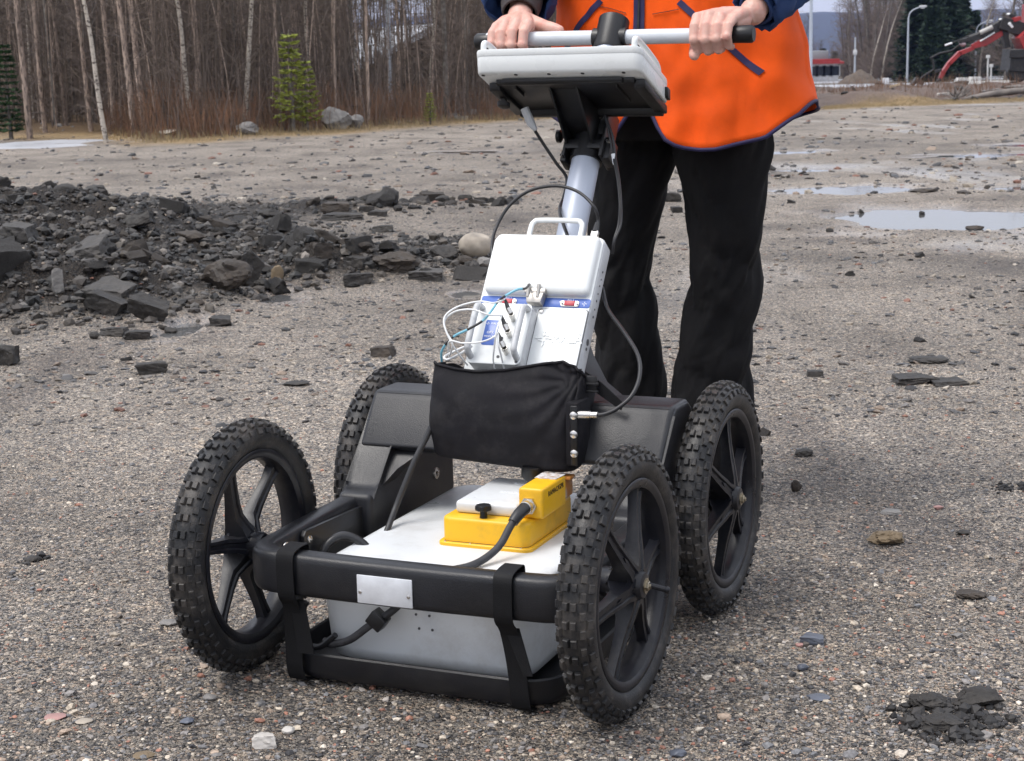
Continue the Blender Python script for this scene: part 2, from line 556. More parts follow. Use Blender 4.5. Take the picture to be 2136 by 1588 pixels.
# bridge across, with the hollow (scoop) under its front lip
mb.add(prism([(-.052, .301), (-.1145, .3860), (-.125, .3915), (-.205, .3905), (-.228, .372), (-.262, .33), (-.240, .298), (-.085, .288)], -.283, .283, 0, r=.009, seg=4))
for s in (-1, 1):     # gusset that runs from the bridge down into the arm
    V = []
    for u0, u1, z, v in ((.222, .150, .330, -.100), (.222, .152, .310, -.085), (.222, .172, .290, -.072), (.222, .200, .268, -.045), (.222, .2195, .24, -.018)):
        V.append([(s * u0, v + .006, z), (s * u1, v + .006, z), (s * u1, v - .05, z), (s * u0, v - .05, z)])
    mb.add(loft(V))
cobj('frame', mb, plastic, cart, 32)
mb = MB()   # mast socket behind the control unit
def rect(u, v0, v1, z, rc=.02):
    return [(-u, v0, z), (-u * .8, v0 + rc, z), (u * .8, v0 + rc, z), (u, v0, z), (u, v1, z), (-u, v1, z)]
mb.add(loft([rect(.17, -.13, -.21, .382), rect(.125, -.15, -.235, .405), (rect(.085, -.195, -.275, .445)), rect(.055, -.235, -.30, .50, .01), rect(.045, -.26, -.32, .54, .01)]))
cobj('mast_socket', mb, plastic, cart, 40)
# ---- brackets, bolts on the inner faces of the arms
for s in (-1, 1):
    mb = MB(); mb.add(prism([(.232, .158), (.232, .214), (.224, .222), (.05, .215), (-.06, .205), (-.06, .150), (.05, .150)], *sorted((s * .2440, s * .2360)), 0, r=.0015))
    cobj('mounting_bracket', mb, blackm, cart)
    for v, z, off, r_ in ((.277, .205, .2440, .0115), (.216, .205, .2360, .0065), (-.235, .213, .219, .0115)):
        mb = MB()
        uu = s * off
        mb.add(lathe([(0, r_), (-s * .0022, r_ * .96), (-s * .003, r_ * .5)], 18, a=(uu, v, z)))
        mb.add(lathe([(0, r_ * .45), (-s * .0052, r_ * .40), (-s * .0055, r_ * .2)], 6, a=(uu, v, z)))
        cobj('bolt', mb, steel, cart)
# ---- axles
for v in (HB, -HB):
    for s in (-1, 1):
        mb = MB(); mb.add(cyl((s * .27, v, .202), (s * .295, v, .202), .016, 16))
        cobj('axle', mb, blackm, cart)

# ---- skid tray under the antenna
mb = MB()
def rr(u, v0, v1, rv, z, k=6):
    pts = []
    for cx, cy, a0 in ((u - rv, v1 - rv, 0), (-u + rv, v1 - rv, 90), (-u + rv, v0 + rv, 180), (u - rv, v0 + rv, 270)):
        for i in range(k + 1):
            a = R(a0 + 90 * i / k); pts.append((cx + rv * math.cos(a), cy + rv * math.sin(a), z))
    return pts
U0 = .238
mb.add(loft([rr(U0 - .03, -.27, .29, .05, .0045), rr(U0 - .008, -.29, .318, .06, .010), rr(U0, -.30, .328, .065, .024), rr(U0 + .001, -.30, .330, .065, .052), rr(U0 - .002, -.298, .327, .063, .0545),
             rr(U0 - .005, -.295, .3235, .06, .052), rr(U0 - .008, -.29, .319, .058, .026), rr(U0 - .03, -.27, .29, .05, .020)]))
cobj('skid_tray', mb, plastic, cart, 40)

# ---- webbing straps round the bumper and the tray
def strap_mesh(u0, w, front, tuck, tail=None):
    mb = MB(); pts = front
    A = []; 
    for (v, z, du) in pts:
        A.append((u0 + du, v + (.0108 if z > .14 else .005), z))
    A = cr(A, 3)
    P = np.array(A); T = np.gradient(P, axis=0); T /= np.linalg.norm(T, axis=1)[:, None]
    nrm = np.cross(T, np.array([1., 0, 0])); nrm /= np.linalg.norm(nrm, axis=1)[:, None]
    rings = []
    for p, n_ in zip(P, nrm):
        rings.append([p + np.array([-w / 2, 0, 0]) + n_ * .0009, p + np.array([w / 2, 0, 0]) + n_ * .0009, p + np.array([w / 2, 0, 0]) - n_ * .0009, p + np.array([-w / 2, 0, 0]) - n_ * .0009])
    mb.add(loft(rings))
    if tail: mb.add((tail, [(0, 1, 2, 3), (4, 5, 6, 7), (0, 1, 5, 4), (1, 2, 6, 5), (2, 3, 7, 6), (3, 0, 4, 7)]))
    return mb
for u0, d in ((-.196, -.004), (.172, .008)):
    pts = [(.300, .205, 0), (.302, .228, 0), (.316, .2305, 0), (.336, .2290, 0), (.3515, .222, 0), (.3535, .190, 0), (.3515, .156, 0), (.343, .135, d * .3), (.336, .09, d), (.3335, .055, d * 1.4), (.331, .028, d * 1.6), (.322, .008, d * 1.6), (.30, .0035, d * 1.6)]
    tail = None
    if u0 > 0:
        tail = [(u0 - .006, .345, .140), (u0 + .018, .345, .142), (u0 + .040, .350, .072), (u0 + .026, .350, .070)]
        tail = tail + [(a, b + .002, c) for a, b, c in tail]
    else:
        tail = [(u0 - .004, .345, .145), (u0 + .022, .345, .147), (u0 + .034, .343, .060), (u0 + .006, .343, .058)]
        tail = tail + [(a, b + .002, c) for a, b, c in tail]
    cobj('strap', strap_mesh(u0, .030, pts, 0, tail), strapm, cart, 50)

# ---- number plate on the bumper
plate = MB(); plate.add(rbox(-.0715, .0225, .3594, .3620, .1590, .2040, .0012, 2))
pl = cobj('plate', plate, platem, cart)
pl['label'] = 'bright blank metal plate'
for u in (-.066, .0165):
    mb = MB(); mb.add(lathe([(.361, .003), (.363, .0028), (.3635, .0015)], 12, a=(u, 0, .177), ax=1)); cobj('rivet', mb, steel, pl)

# ---- mast
def pole(z): return np.array([0, -.403 - .65 * (z - .667), z])
PD = pole(1.0) - pole(.5); PD /= np.linalg.norm(PD)           # axis of the mast
mb = MB(); mb.add(tube([pole(.40), pole(.7), pole(1.0)], .0272, 32)); cobj('mast', mb, polem, cart, 50)
# mast frame: x = u, a = along the mast, n = outward to the front (toward v+ and up)
PN = np.array([0, -PD[2], PD[1]]); PN = PN if PN[1] > 0 else -PN
def pf(u, a, n, z0=.783):
    return pole(z0) + np.array([u, 0, 0]) + a * PD + n * PN
def pfM(z0=.783):
    o = pole(z0); Mx = np.eye(4); Mx[:3, 0] = (1, 0, 0); Mx[:3, 1] = PD; Mx[:3, 2] = PN; Mx[:3, 3] = o
    return Mx
cl = MB()
cl.add(tube([pf(0, -.004, 0), pf(0, .052, 0)], .0315, 32), M=None)
cl.add(rbox(-.040, -.034, -.006, .105, -.03, .030, .002), M=pfM())
cl.add(rbox(.034, .040, -.006, .105, -.03, .030, .002), M=pfM())
cl.add(rbox(-.036, .036, .010, .030, .020, .030, .002), M=pfM())
cl.add(rbox(-.046, -.034, -.012, .012, -.02, .02, .003), M=pfM())
cl.add(rbox(.034, .052, -.006, .04, -.02, .02, .003), M=pfM())
cl.add(rbox(-.034, .034, .045, .098, .006, .022, .002), M=pfM())
cb = cobj('mast_clamp', cl, blackm, cart)
for u, a, n in ((-.026, .078, .024), (.022, .080, .024), (.046, .028, .022), (-.041, -.002, .022)):
    mb = MB(); mb.add(tube([pf(u, a, n - .004), pf(u, a, n + .003)], .0038, 10)); cobj('screw', mb, steel, cb)
mb = MB(); mb.add(tube([pf(-.04, .050, .005), pf(-.058, .050, .005)], .0045, 10)); mb.add(tube([pf(-.056, .05, .005), pf(-.060, .05, .005), pf(-.066, .05, .005), pf(-.068, .05, .005)], [.007, .0125, .0125, .009], 18))
cobj('clamp_knob', mb, blackm, cb)
# ---- T handle
HZ, HV = 1.012, -.626
mb = MB(); mb.add(tube([(-.262, HV, HZ + .003), (-.13, HV, HZ + .002), (0, HV, HZ + .001), (.13, HV, HZ), (.262, HV, HZ - .001)], .0145, 24))
cobj('handlebar', mb, barm, cart, 60)
for s in (-1, 1):
    mb = MB(); mb.add(tube([(s * .240, HV, HZ), (s * .242, HV, HZ), (s * .283, HV, HZ), (s * .287, HV, HZ)], [.0150, .0165, .0170, .014], 24)); cobj('end_cap', mb, blackm, cart, 50)
mb = MB(); mb.add(tube([pole(.985) + PD * 0, pole(.99), pole(1.045), pole(1.048)], [.029, .0305, .0305, .026], 28)); mb.add(tube([(-.034, HV, HZ), (.034, HV, HZ)], .020, 24))
cobj('tee_joint', mb, blackm, cart, 50)

# ================================================================ monitor
MD = np.array([0, -.930, -.367]); MN = np.array([0, .05, 1.0])
MO = np.array([-.001, -.334, .950])
MMx = np.eye(4); MMx[:3, 0] = (1, 0, 0); MMx[:3, 1] = MD; MMx[:3, 2] = MN; MMx[:3, 3] = MO
mon = thing('monitor', 'white rugged display clamped face-up on the grey mast below the handlebar', 'monitor', CARTM)
def add_m(mb, vf): return mb.add(vf, M=MMx)
mb = MB(); add_m(mb, rbox2(-.160, .160, 0, .178, 0, .036, .016, .0045)); cobj('rear_case', mb, white, mon, 50)
mb = MB(); add_m(mb, rbox2(-.1606, .1606, -.0006, .1786, .0290, .0440, .0166, .0028)); cobj('front_case', mb, white, mon, 50)
mb = MB(); add_m(mb, rbox(-.125, .125, .018, .160, .0435, .0447, .001)); cobj('screen', mb, M('dark display glass', (.01, .012, .015), .08), mon)
for i, u in enumerate((-.148, -.083, -.018, .047, .125)):
    mb = MB(); add_m(mb, lathe([(.001, .0034), (-.0012, .0034), (-.0016, .0018)], 12, a=(u, .009, 0), ax=2)); cobj('screw', mb, blackm, mon)
for y in (.05, .11, .165):
    mb = MB(); add_m(mb, lathe([(.001, .003), (-.0012, .003)], 12, a=(.150, y, 0), ax=2)); cobj('screw', mb, blackm, mon)
def mpt(u, d, n): return (MMx[:3, :3] @ np.array([u, d, n]) + MMx[:3, 3])
for s in (-1, 1):
    x = s * .146
    mb = MB(); mb.add(tube(cr([mpt(x, .012, .036), mpt(x, .012, .052), mpt(x, .020, .062), mpt(x, .05, .066), mpt(x, .12, .066), mpt(x, .150, .062), mpt(x, .158, .052), mpt(x, .158, .036)], 6), .0055, 12))
    cobj('handle', mb, white, mon, 60)
mb = MB()   # black mounting cradle underneath
add_m(mb, rbox(-.132, .138, .030, .176, -.010, -.0005, .002))
add_m(mb, rbox(-.118, .118, .022, .032, -.013, -.002, .003))
add_m(mb, rbox(-.150, -.128, .040, .174, -.018, -.002, .003)); add_m(mb, rbox(.134, .157, .036, .176, -.018, -.002, .003))
add_m(mb, rbox(-.139, .150, .166, .178, -.022, -.002, .003))
add_m(mb, rbox(.100, .104, .036, .12, -.016, -.008, .001)); add_m(mb, rbox(-.098, -.094, .036, .08, -.016, -.008, .001))
add_m(mb, prism([(.045, -.008), (.175, -.008), (.190, -.095), (.145, -.095), (.10, -.055)], -.035, -.031, 0, r=.001))
add_m(mb, prism([(.045, -.008), (.175, -.008), (.190, -.095), (.145, -.095), (.10, -.055)], .018, .022, 0, r=.001))
add_m(mb, prism([(.06, -.010), (.175, -.010), (.180, -.07), (.12, -.045)], -.032, .020, 0, r=.001))
cobj('cradle', mb, blackm, mon)
mb = MB(); add_m(mb, lathe([(-.012, .006), (-.022, .006), (-.024, .012), (-.032, .012), (-.034, .008)], 16, a=(-.139, .085, 0), ax=2)); cobj('cradle_knob', mb, blackm, mon, 40)
mb = MB(); add_m(mb, rbox(.155, .166, .150, .168, .004, .024, .002)); cobj('port_cover', mb, blackm, mon)

# ================================================================ control unit
CD = np.array([0, .5837, -.8120]); CN = np.array([0, .8120, .5837])
CX = np.eye(4); CX[:3, 0] = (1, 0, 0); CX[:3, 1] = -CD; CX[:3, 2] = CN; CX[:3, 3] = (.002, -.284, .657)   # y = up the slope, 0 at its top
def cpt(u, y, n): return CX[:3, :3] @ np.array([u, y, n]) + CX[:3, 3]
cu_ = thing('control_unit', 'white control unit strapped in front of the mast, its lower end inside the black bag', 'control unit', CARTM)
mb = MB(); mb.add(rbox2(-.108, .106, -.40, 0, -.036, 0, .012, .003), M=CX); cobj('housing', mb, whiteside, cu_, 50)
mb = MB(); mb.add(rbox2(-.1065, .1045, -.398, -.0015, 0.0002, .003, .011, .0012), M=CX); cobj('front_panel', mb, white, cu_, 50)
mb = MB()      # pillow shaped upper cover
def rr2(x0, x1, y0, y1, rv, z, k=5):
    pts = []
    for cx, cy, a0 in ((x1 - rv, y1 - rv, 0), (x0 + rv, y1 - rv, 90), (x0 + rv, y0 + rv, 180), (x1 - rv, y0 + rv, 270)):
        for i in range(k + 1):
            a = R(a0 + 90 * i / k); pts.append((cx + rv * math.cos(a), cy + rv * math.sin(a), z))
    return pts
rg = []
for ins, z in ((0, .003), (0, .010), (.0015, .015), (.005, .019), (.011, .0215), (.02, .0225)):
    rg.append(rr2(-.099 + ins, .101 - ins, -.1235 + ins, -.004 - ins * .7, .010, z))
mb.add(loft(rg), M=CX); cobj('upper_cover', mb, white, cu_, 50)
mb = MB(); mb.add(rbox2(-.1035, .1045, -.1440, -.1262, .0028, .0040, .004, .0003), M=CX); st = cobj('connector_strip', mb, blue, cu_)
def dsub(u, plug=False):
    o = link('port', None, cu_)
    mb = MB(); mb.add(rbox2(u - .0175, u + .0175, -.143, -.1315, .0038, .0062, .004, .0005), M=CX); cobj('flange', mb, steel, o)
    mb = MB(); mb.add(prism([(u - .0105, -.1325), (u + .0105, -.1325), (u + .009, -.1418), (u - .009, -.1418)], .006, .0085, 2, r=.0008), M=CX); cobj('socket', mb, red, o)
    for s in (-1, 1):
        mb = MB(); mb.add(lathe([(.006, .0022), (.0105, .0022)], 6, a=(u + s * .0143, -.137, 0), ax=2), M=CX); cobj('screw_post', mb, steel, o)
dsub(-.052); dsub(.067)
mb = MB(); mb.add(prism([(-.014, -.120), (.022, -.120), (.019, -.146), (-.008, -.146)], .0062, .0235, 2, r=.0015), M=CX)
mb.add(rbox(-.016, .024, -.127, -.117, .010, .0245, .0015), M=CX)
for u in (-.011, .008): mb.add(cyl(cpt(u + .003, -.135, .022), cpt(u + .003, -.112, .027), .0035, 10))
plug = cobj('cable_plug', mb, M('grey metal plug', (.42, .40, .37), .35, metal=.7), cu_)
mb = MB(); mb.add(rbox2(.0100, .1055, -.385, -.1475, .0030, .0036, .006, .0002), M=CX); cobj('door_gap', mb, seam, cu_)
mb = MB(); mb.add(rbox2(.0117, .1038, -.383, -.1492, .0032, .0062, .005, .0010), M=CX); door = cobj('battery_door', mb, white, cu_, 50)
for u, y in ((.0175, -.155), (.097, -.272)):
    mb = MB(); mb.add(lathe([(.006, .0045), (.0082, .0042), (.009, .002)], 14, a=(u, y, 0), ax=2), M=CX); cobj('screw', mb, steel, door)
mb = MB(); mb.add(rbox2(-.0015, .0075, -.385, -.1490, .0030, .0034, .004, .0002), M=CX); cobj('seam_strip', mb, whiteside, cu_)
# carrying handle on top
mb = MB(); mb.add(tube(cr([cpt(-.048, -.004, -.012), cpt(-.048, .028, -.012), cpt(-.044, .037, -.012), cpt(-.033, .041, -.012), cpt(.036, .041, -.012), cpt(.047, .037, -.012), cpt(.051, .028, -.012), cpt(.051, -.004, -.012)], 5), .0048, 12)); cobj('carry_handle', mb, white, cu_, 60)
mb = MB(); mb.add(rbox(.066, .088, -.002, .007, -.026, -.008, .001), M=CX); cobj('network_socket', mb, M('beige socket', (.62, .6, .53), .4), cu_)
mb = MB(); mb.add(rbox(.070, .083, .006, .022, -.022, -.012, .001), M=CX); cobj('network_plug', mb, steel, cu_)
# marks on the cast side: small holes and a switch
for k, (y, rr_) in enumerate(((-.06, .0022), (-.075, .0016), (-.088, .0018), (-.104, .0016), (-.118, .0020), (-.135, .0018), (-.15, .0024), (-.2, .006), (-.213, .003), (-.30, .0042))):
    mb = MB(); mb.add(lathe([(.1055, rr_), (.1068, rr_), (.107, rr_ * .5)], 12, a=(0, y, -.018), ax=0), M=CX); cobj('port_hole', mb, seam, cu_)

def text_vf(s, size, bold=0.0):
    c = bpy.data.curves.new('t', 'FONT'); c.body = s; c.size = size; c.align_x = 'CENTER'; c.align_y = 'CENTER'; c.extrude = size * .03; c.offset = bold; c.resolution_u = 2
    o = bpy.data.objects.new('t', c); COL.objects.link(o)
    dg = bpy.context.evaluated_depsgraph_get(); dg.update()
    me = bpy.data.meshes.new_from_object(o.evaluated_get(dg))
    v = [tuple(x.co) for x in me.vertices]; f = [tuple(p.vertices) for p in me.polygons]
    bpy.data.objects.remove(o); bpy.data.curves.remove(c); bpy.data.meshes.remove(me)
    return v, f
def logo(cx, cy, s, z0, z1):
    """four arrows round a bent line, as embossed on the door"""
    out = MB()
    for a in (0, 90, 180, 270):
        ca, sa = math.cos(R(a)), math.sin(R(a))
        def q(x, y): return (cx + s * (x * ca - y * sa), cy + s * (x * sa + y * ca))
        out.add(prism([q(1.0, 0), q(.62, .16), (q(.66, .06)), q(.20, .06), q(.20, -.06), q(.66, -.06), q(.62, -.16)], z0, z1, 2))
    for a in (0, 180):
        ca, sa = math.cos(R(a)), math.sin(R(a))
        def q(x, y): return (cx + s * (x * ca - y * sa), cy + s * (x * sa + y * ca))
        out.add(prism([q(.55, .22), q(-.15, .30), q(-.15, .40), q(.10, .52), q(.05, .38), q(.55, .30)], z0, z1 - .00005, 2))
    return out.verts(), out.f
emb = MB(); emb.add(logo(.033, -.207, .0175, .0058, .0078), M=CX)
tv, tf = text_vf('MALÅ', .0220); tv = np.array(tv); tv[:, 0] += .0775; tv[:, 1] -= .2085; tv[:, 2] = tv[:, 2] * 2.2 + .0064
emb.add((tv, tf), M=CX); cobj('embossed_logo', emb, white, door, 30)
for u, n_ in ((-.052, '1'), (.067, '2')):
    tv, tf = text_vf('Ant ' + n_, .0055); tv = np.array(tv); tv[:, 0] += u; tv[:, 1] -= .1292; tv[:, 2] += .0042
    mb = MB(); mb.add((tv, tf), M=CX); cobj('printed_text', mb, printw, st, 30)
mb = MB(); mb.add(logo(.094, -.136, .005, .0040, .0043), M=CX); cobj('printed_logo', mb, printw, st)

# ================================================================ optical module (stands on the control unit's face)
om = thing('optical_module', 'small white box with two side handles and blue label, low on the control unit', 'module', CARTM)
OX0, OX1, OY0, OY1 = -.0885, .0115, -.275, -.158
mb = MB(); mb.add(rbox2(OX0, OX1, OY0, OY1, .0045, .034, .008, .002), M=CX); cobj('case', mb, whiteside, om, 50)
mb = MB(); mb.add(rbox2(OX0 - .001, OX1 + .001, OY0 - .001, OY1 + .001, .0345, .0375, .009, .0012), M=CX); cobj('face_plate', mb, white, om, 50)
mb = MB(); mb.add(rbox2(-.0675, -.0415, -.2405, -.1915, .0374, .0382, .003, .0002), M=CX); lb = cobj('label_plate', mb, blue, om)
for s, size, y in (('MALÅ', .0054, -.1985), ('OPT.', .0066, -.216), ('MODULE', .0052, -.224)):
    tv, tf = text_vf(s, size); tv = np.array(tv); tv[:, 0] += -.0545 + (.0045 if s == 'MALÅ' else 0); tv[:, 1] += y; tv[:, 2] += .0384
    mb = MB(); mb.add((tv, tf), M=CX); cobj('printed_text', mb, printw, lb, 30)
mb = MB(); mb.add(logo(-.0632, -.1985, .0034, .0381, .0385), M=CX); cobj('printed_logo', mb, printw, lb)
for x in (-.0815, .0060):
    ww = .0058
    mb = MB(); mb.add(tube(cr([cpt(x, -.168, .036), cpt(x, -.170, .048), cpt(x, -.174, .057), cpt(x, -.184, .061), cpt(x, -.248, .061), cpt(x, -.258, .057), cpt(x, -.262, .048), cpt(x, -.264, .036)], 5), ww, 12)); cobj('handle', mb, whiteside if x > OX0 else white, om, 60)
bnc = []
for k, (x, y) in enumerate(((-.0175, -.190), (-.0165, -.2225), (-.0155, -.2555))):
    mb = MB()
    a = np.array(cpt(x, y, .037)); b = np.array(cpt(x + .001, y + .004, .055)); c = np.array(cpt(x - .005, y + .012, .059))
    mb.add(tube([a, b], .0042, 12)); mb.add(tube([b * .6 + a * .4, b], .0055, 12)); mb.add(tube([b, c], .0048, 10))
    cn = cobj('connector', mb, steel, om)
    mb = MB(); d = np.array(cpt(x - .013, y + .028, .062)); mb.add(tube([c, (c + d) / 2, d], [.0042, .0035, .002], 10)); cobj('strain_relief', mb, cablem, cn)
    bnc.append(d)
for x, y in ((-.029, -.198), (-.031, -.226), (-.030, -.262), (.006, -.270)):
    mb = MB(); mb.add(lathe([(.037, .003), (.0384, .0028)], 10, a=(x, y, 0), ax=2), M=CX); cobj('screw', mb, seam, om)

# ================================================================ cables (each its own thing)
def cable(name, label, pts, r, mt, k=8, parent_parts=None, group=None):
    mb = MB(); mb.add(tube(cr(pts, k), r, 8))
    o = thing(name, label, 'cable', CARTM, group)
    cobj('cable_sheath', mb, mt, o, 80)
    return o
c_ = cable('network_cable', 'thin black cable arching over the mast into the top of the control unit',
      [cv(1031, 560, -.26), cv(1026, 520, -.28), cv(1034, 478, -.32), cv(1062, 430, -.34), cv(1105, 398, -.35), cv(1160, 388, -.35), cv(1205, 400, -.34), cv(1238, 430, -.32), tuple(cpt(.0765, .046, -.017)), tuple(cpt(.0765, .024, -.017))], .0030, cablem)
mb = MB(); mb.add(tube([cpt(.0765, .040, -.017), cpt(.0765, .020, -.017)], [.0045, .0068], 8)); cobj('plug_boot', mb, cablem, c_)
c_ = cable('monitor_power_cable', 'black cable hanging from the left underside of the monitor, passing behind the mast',
      [cv(1098, 232, -.44), cv(1110, 262, -.44), cv(1130, 295, -.45), cv(1160, 340, -.46), cv(1182, 372, -.47), cv(1176, 410, -.45), cv(1168, 432, -.41), cv(1170, 452, -.37), cv(1183, 490, -.32), cv(1190, 510, -.31)], .0032, cablem)
mb = MB(); mb.add(tube([cv(1094, 226, -.44), cv(1108, 258, -.44), cv(1118, 272, -.44)], [.0085, .0085, .004], 10)); cobj('connector', mb, whiteside, c_)
for dx, lab in ((0, 'black cable with a white tag hanging right of the mast before the trousers'), (6, 'second thin black cable hanging right of the mast, without a tag')):
    c_ = cable('signal_cable', lab,
          [cv(1262, 240, -.47), cv(1272 + dx, 285, -.46), cv(1280 + dx * .6, 330, -.45), cv(1289 + dx * .5, 380, -.42), cv(1293 + dx * .4, 430, -.38), cv(1290 + dx * .7, 470, -.34), cv(1281 + dx * .3, 500, -.32), cv(1278, 530, -.32)], .0024, cablem)
    if dx == 0:
        mb = MB(); mb.add(tube([cv(1279, 321, -.452), cv(1283, 343, -.45)], .0042, 10)); cobj('tag', mb, printw, c_)
c_ = cable('sensor_cable', 'black cable looping from the control unit right edge to a metal plug beside the bag',
      [cv(1256, 600, -.28), cv(1268, 645, -.24), cv(1300, 690, -.18), cv(1330, 740, -.12), cv(1334, 785, -.08), cv(1318, 825, -.05), cv(1288, 852, -.035), cv(1262, 864, -.03), cv(1240, 866, -.03)], .0036, cablem)
mb = MB(); mb.add(tube([cv(1247, 866, -.03), cv(1232, 866, -.03), cv(1231, 866, -.03), cv(1198, 865, -.03), cv(1194, 865, -.03)], [.0058, .0058, .0068, .0068, .0085], 16)); cobj('metal_plug', mb, steel, c_, 40)
cable('white_fibre_cable', 'white cable looping out on the left of the optical module to its top connector',
      [cv(975, 762, -.10), cv(958, 740, -.08), cv(940, 712, -.07), cv(926, 676, -.08), cv(932, 655, -.09), cv(960, 638, -.10), cv(1000, 629, -.10), cv(1030, 632, -.10), tuple(bnc[0])], .0016, cablew)
cable('white_fibre_cable', 'white cable looping low across the blue label of the optical module to its middle connector',
      [cv(937, 745, -.09), cv(944, 718, -.07), cv(930, 690, -.08), cv(928, 668, -.09), cv(950, 650, -.09), cv(985, 646, -.09), cv(1020, 657, -.09), tuple(bnc[1])], .0016, cablew)
cable('white_fibre_cable', 'white cable curving from the bottom connector round the left handle of the optical module',
      [cv(935, 735, -.09), cv(938, 712, -.07), cv(965, 716, -.07), cv(1000, 714, -.07), cv(1025, 706, -.07), tuple(bnc[2])], .0016, cablew)
cable('white_fibre_cable', 'white cable hanging down from the blue label into the bag',
      [tuple(bnc[1]), cv(1036, 690, -.08), cv(1031, 725, -.08), cv(1029, 752, -.09), cv(1033, 772, -.10)], .0016, cablew)
cable('white_fibre_cable', 'white cable hanging from the bottom connector of the optical module into the bag',
      [tuple(bnc[2]), cv(1040, 720, -.08), cv(1046, 745, -.09), cv(1052, 772, -.10)], .0016, cablew)
cable('cable_stub', 'white bent cable loop sticking out at the left corner of the bag',
      [cv(985, 722, -.10), cv(960, 738, -.09), cv(935, 750, -.09), cv(927, 748, -.09), cv(930, 742, -.10), cv(950, 732, -.11), cv(968, 724, -.12)], .0022, cablew)
c_ = thing('banded_cable', 'light blue and black banded cable running from the grey plug down to the bag', 'cable', CARTM)
bp_ = cr([tuple(cpt(-.008, -.112, .026)), cv(1096, 602, -.17), cv(1080, 604, -.15), cv(1060, 614, -.14), cv(1040, 628, -.12), cv(1024, 650, -.10), cv(1006, 670, -.09), cv(975, 688, -.08), cv(950, 700, -.08), cv(932, 716, -.09), cv(921, 735, -.10), cv(922, 760, -.11)], 6)
ncut = [0, 9, 20, 26, 36, 42, 49, 55, 66]
for k in range(8):
    seg = bp_[ncut[k]:ncut[k + 1] + 1]
    mb = MB(); mb.add(tube(seg, .0022, 8)); cobj('cable_section', mb, cablem if k % 2 == 0 else cableb, c_, 80)

# ================================================================ black bag
bag = thing('bag', 'black nylon bag slung on the cart frame around the foot of the control unit', 'bag', CARTM)
def bag_mesh():
    rows = 34; n = 96
    rings = []
    rs = np.random.RandomState(5)
    for i in range(rows):
        t = i / (rows - 1)
        w = .128 + .010 * t + .004 * math.sin(t * 3)
        v1 = -.030 - .032 * t + .020 * math.sin(math.pi * min(1, t * 1.05)) ** .8   # front
        v0 = -.118 - .055 * t
        z = .288 + .165 * t
        if i == 0: w -= .012; v1 -= .010
        ring = []
        for j in range(n):
            a = 2 * math.pi * j / n
            cx, sx_ = math.cos(a), math.sin(a)
            x = (w - (.012 if sx_ < 0 else 0) * min(1, -sx_ * 3 if sx_ < 0 else 0)) * math.copysign(abs(cx) ** .36, cx) + .002
            y = (v1 + v0) / 2 + (v1 - v0) / 2 * math.copysign(abs(sx_) ** .30, sx_)
            zz = z
            if t > .55:   # rim line: dips on the left, rises toward the right, drops at the corner
                k = (t - .55) / .45
                s = x / w
                zz += k * (.004 - .012 * math.cos((s + .35) * 2.4) * (1 if sx_ > 0 else .3) - .020 * max(0, s - .8) / .2 - .035 * max(0, .3 - sx_))
            if i < 3: zz -= .006 * (x / w) * 1
            ring.append((x, y, zz))
        rings.append(ring)
    v, f = loft(rings, True, False)
    v = np.array(v)
    f = list(f); f.append(tuple(range(n)))
    # folds: a fan from the upper right corner, sag lines, and small crumple
    fr = (v[:, 1] > -.10)
    x, z = v[:, 0], v[:, 2]
    d = np.hypot(x - .135, z - .44)
    ang = np.arctan2(z - .44, x - .135)
    fold = np.sin(ang * 17 + vn2(x * 25, z * 25, 3) * 3) * np.exp(-d / .060) * .0085
    sag = np.sin((z - .25) * 70 + x * 18 + vn2(x * 14, z * 14, 8) * 5) * .0012
    cr_ = fbm(x * 22, z * 22, 4, 11) * .011 + fbm(x * 7 + 4, z * 5, 2, 19) * .028
    v[:, 1] += np.where(fr, fold + sag + cr_, fbm(x * 10, z * 18, 3, 12) * .006)
    v[:, 0] += fbm(v[:, 1] * 20, z * 20, 3, 14) * .006
    return v, f
mb = MB(); mb.add(bag_mesh()); bo_ = cobj('pouch', mb, cloth, bag, 180)
so = bo_.modifiers.new('thick', 'SOLIDIFY'); so.thickness = .0025; so.offset = 0
ss = bo_.modifiers.new('sub', 'SUBSURF'); ss.levels = 1; ss.render_levels = 1
# rolled hem along the rim
rim_ = []
for k in range(40):
    j = k
    v_ = mb.verts()[(33) * 96 + int(48 * k / 39)]
    rim_.append(v_ + np.array([0, .001, .001]))
mb2 = MB(); mb2.add(tube(rim_, .0028, 8)); cobj('hem', mb2, cloth, bag, 80)
# right side strap with buckle, snap plate
mb2 = MB()
mb2.add(prism([(.136, .450), (.165, .432), (.205, .398), (.200, .386), (.165, .408), (.138, .425)], -.095, -.092, 1)); 
cobj('side_strap', mb2, strapm, bag)
mb2 = MB(); mb2.add(rbox(.140, .160, -.090, -.082, .418, .444, .002)); mb2.add(rbox(.137, .163, -.086, -.080, .428, .433, .001)); mb2.add(rbox(.137, .163, -.086, -.080, .416, .420, .001)); cobj('buckle', mb2, blackm, bag)
mb2 = MB(); mb2.add(rbox(.1355, .1475, -.0225, -.0200, .302, .404, .004, 3)); sp_ = cobj('stud_plate', mb2, blackm, bag)
for z in (.388, .356, .323):
    mb2 = MB(); mb2.add(lathe([(-.021, .0068), (-.0185, .0066), (-.0165, .0035)], 16, a=(.1415, 0, z), ax=1)); cobj('stud', mb2, steel, sp_)
mb2 = MB(); mb2.add(rbox(.125, .147, -.085, -.024, .300, .408, .003)); cobj('side_panel', mb2, cloth, bag)

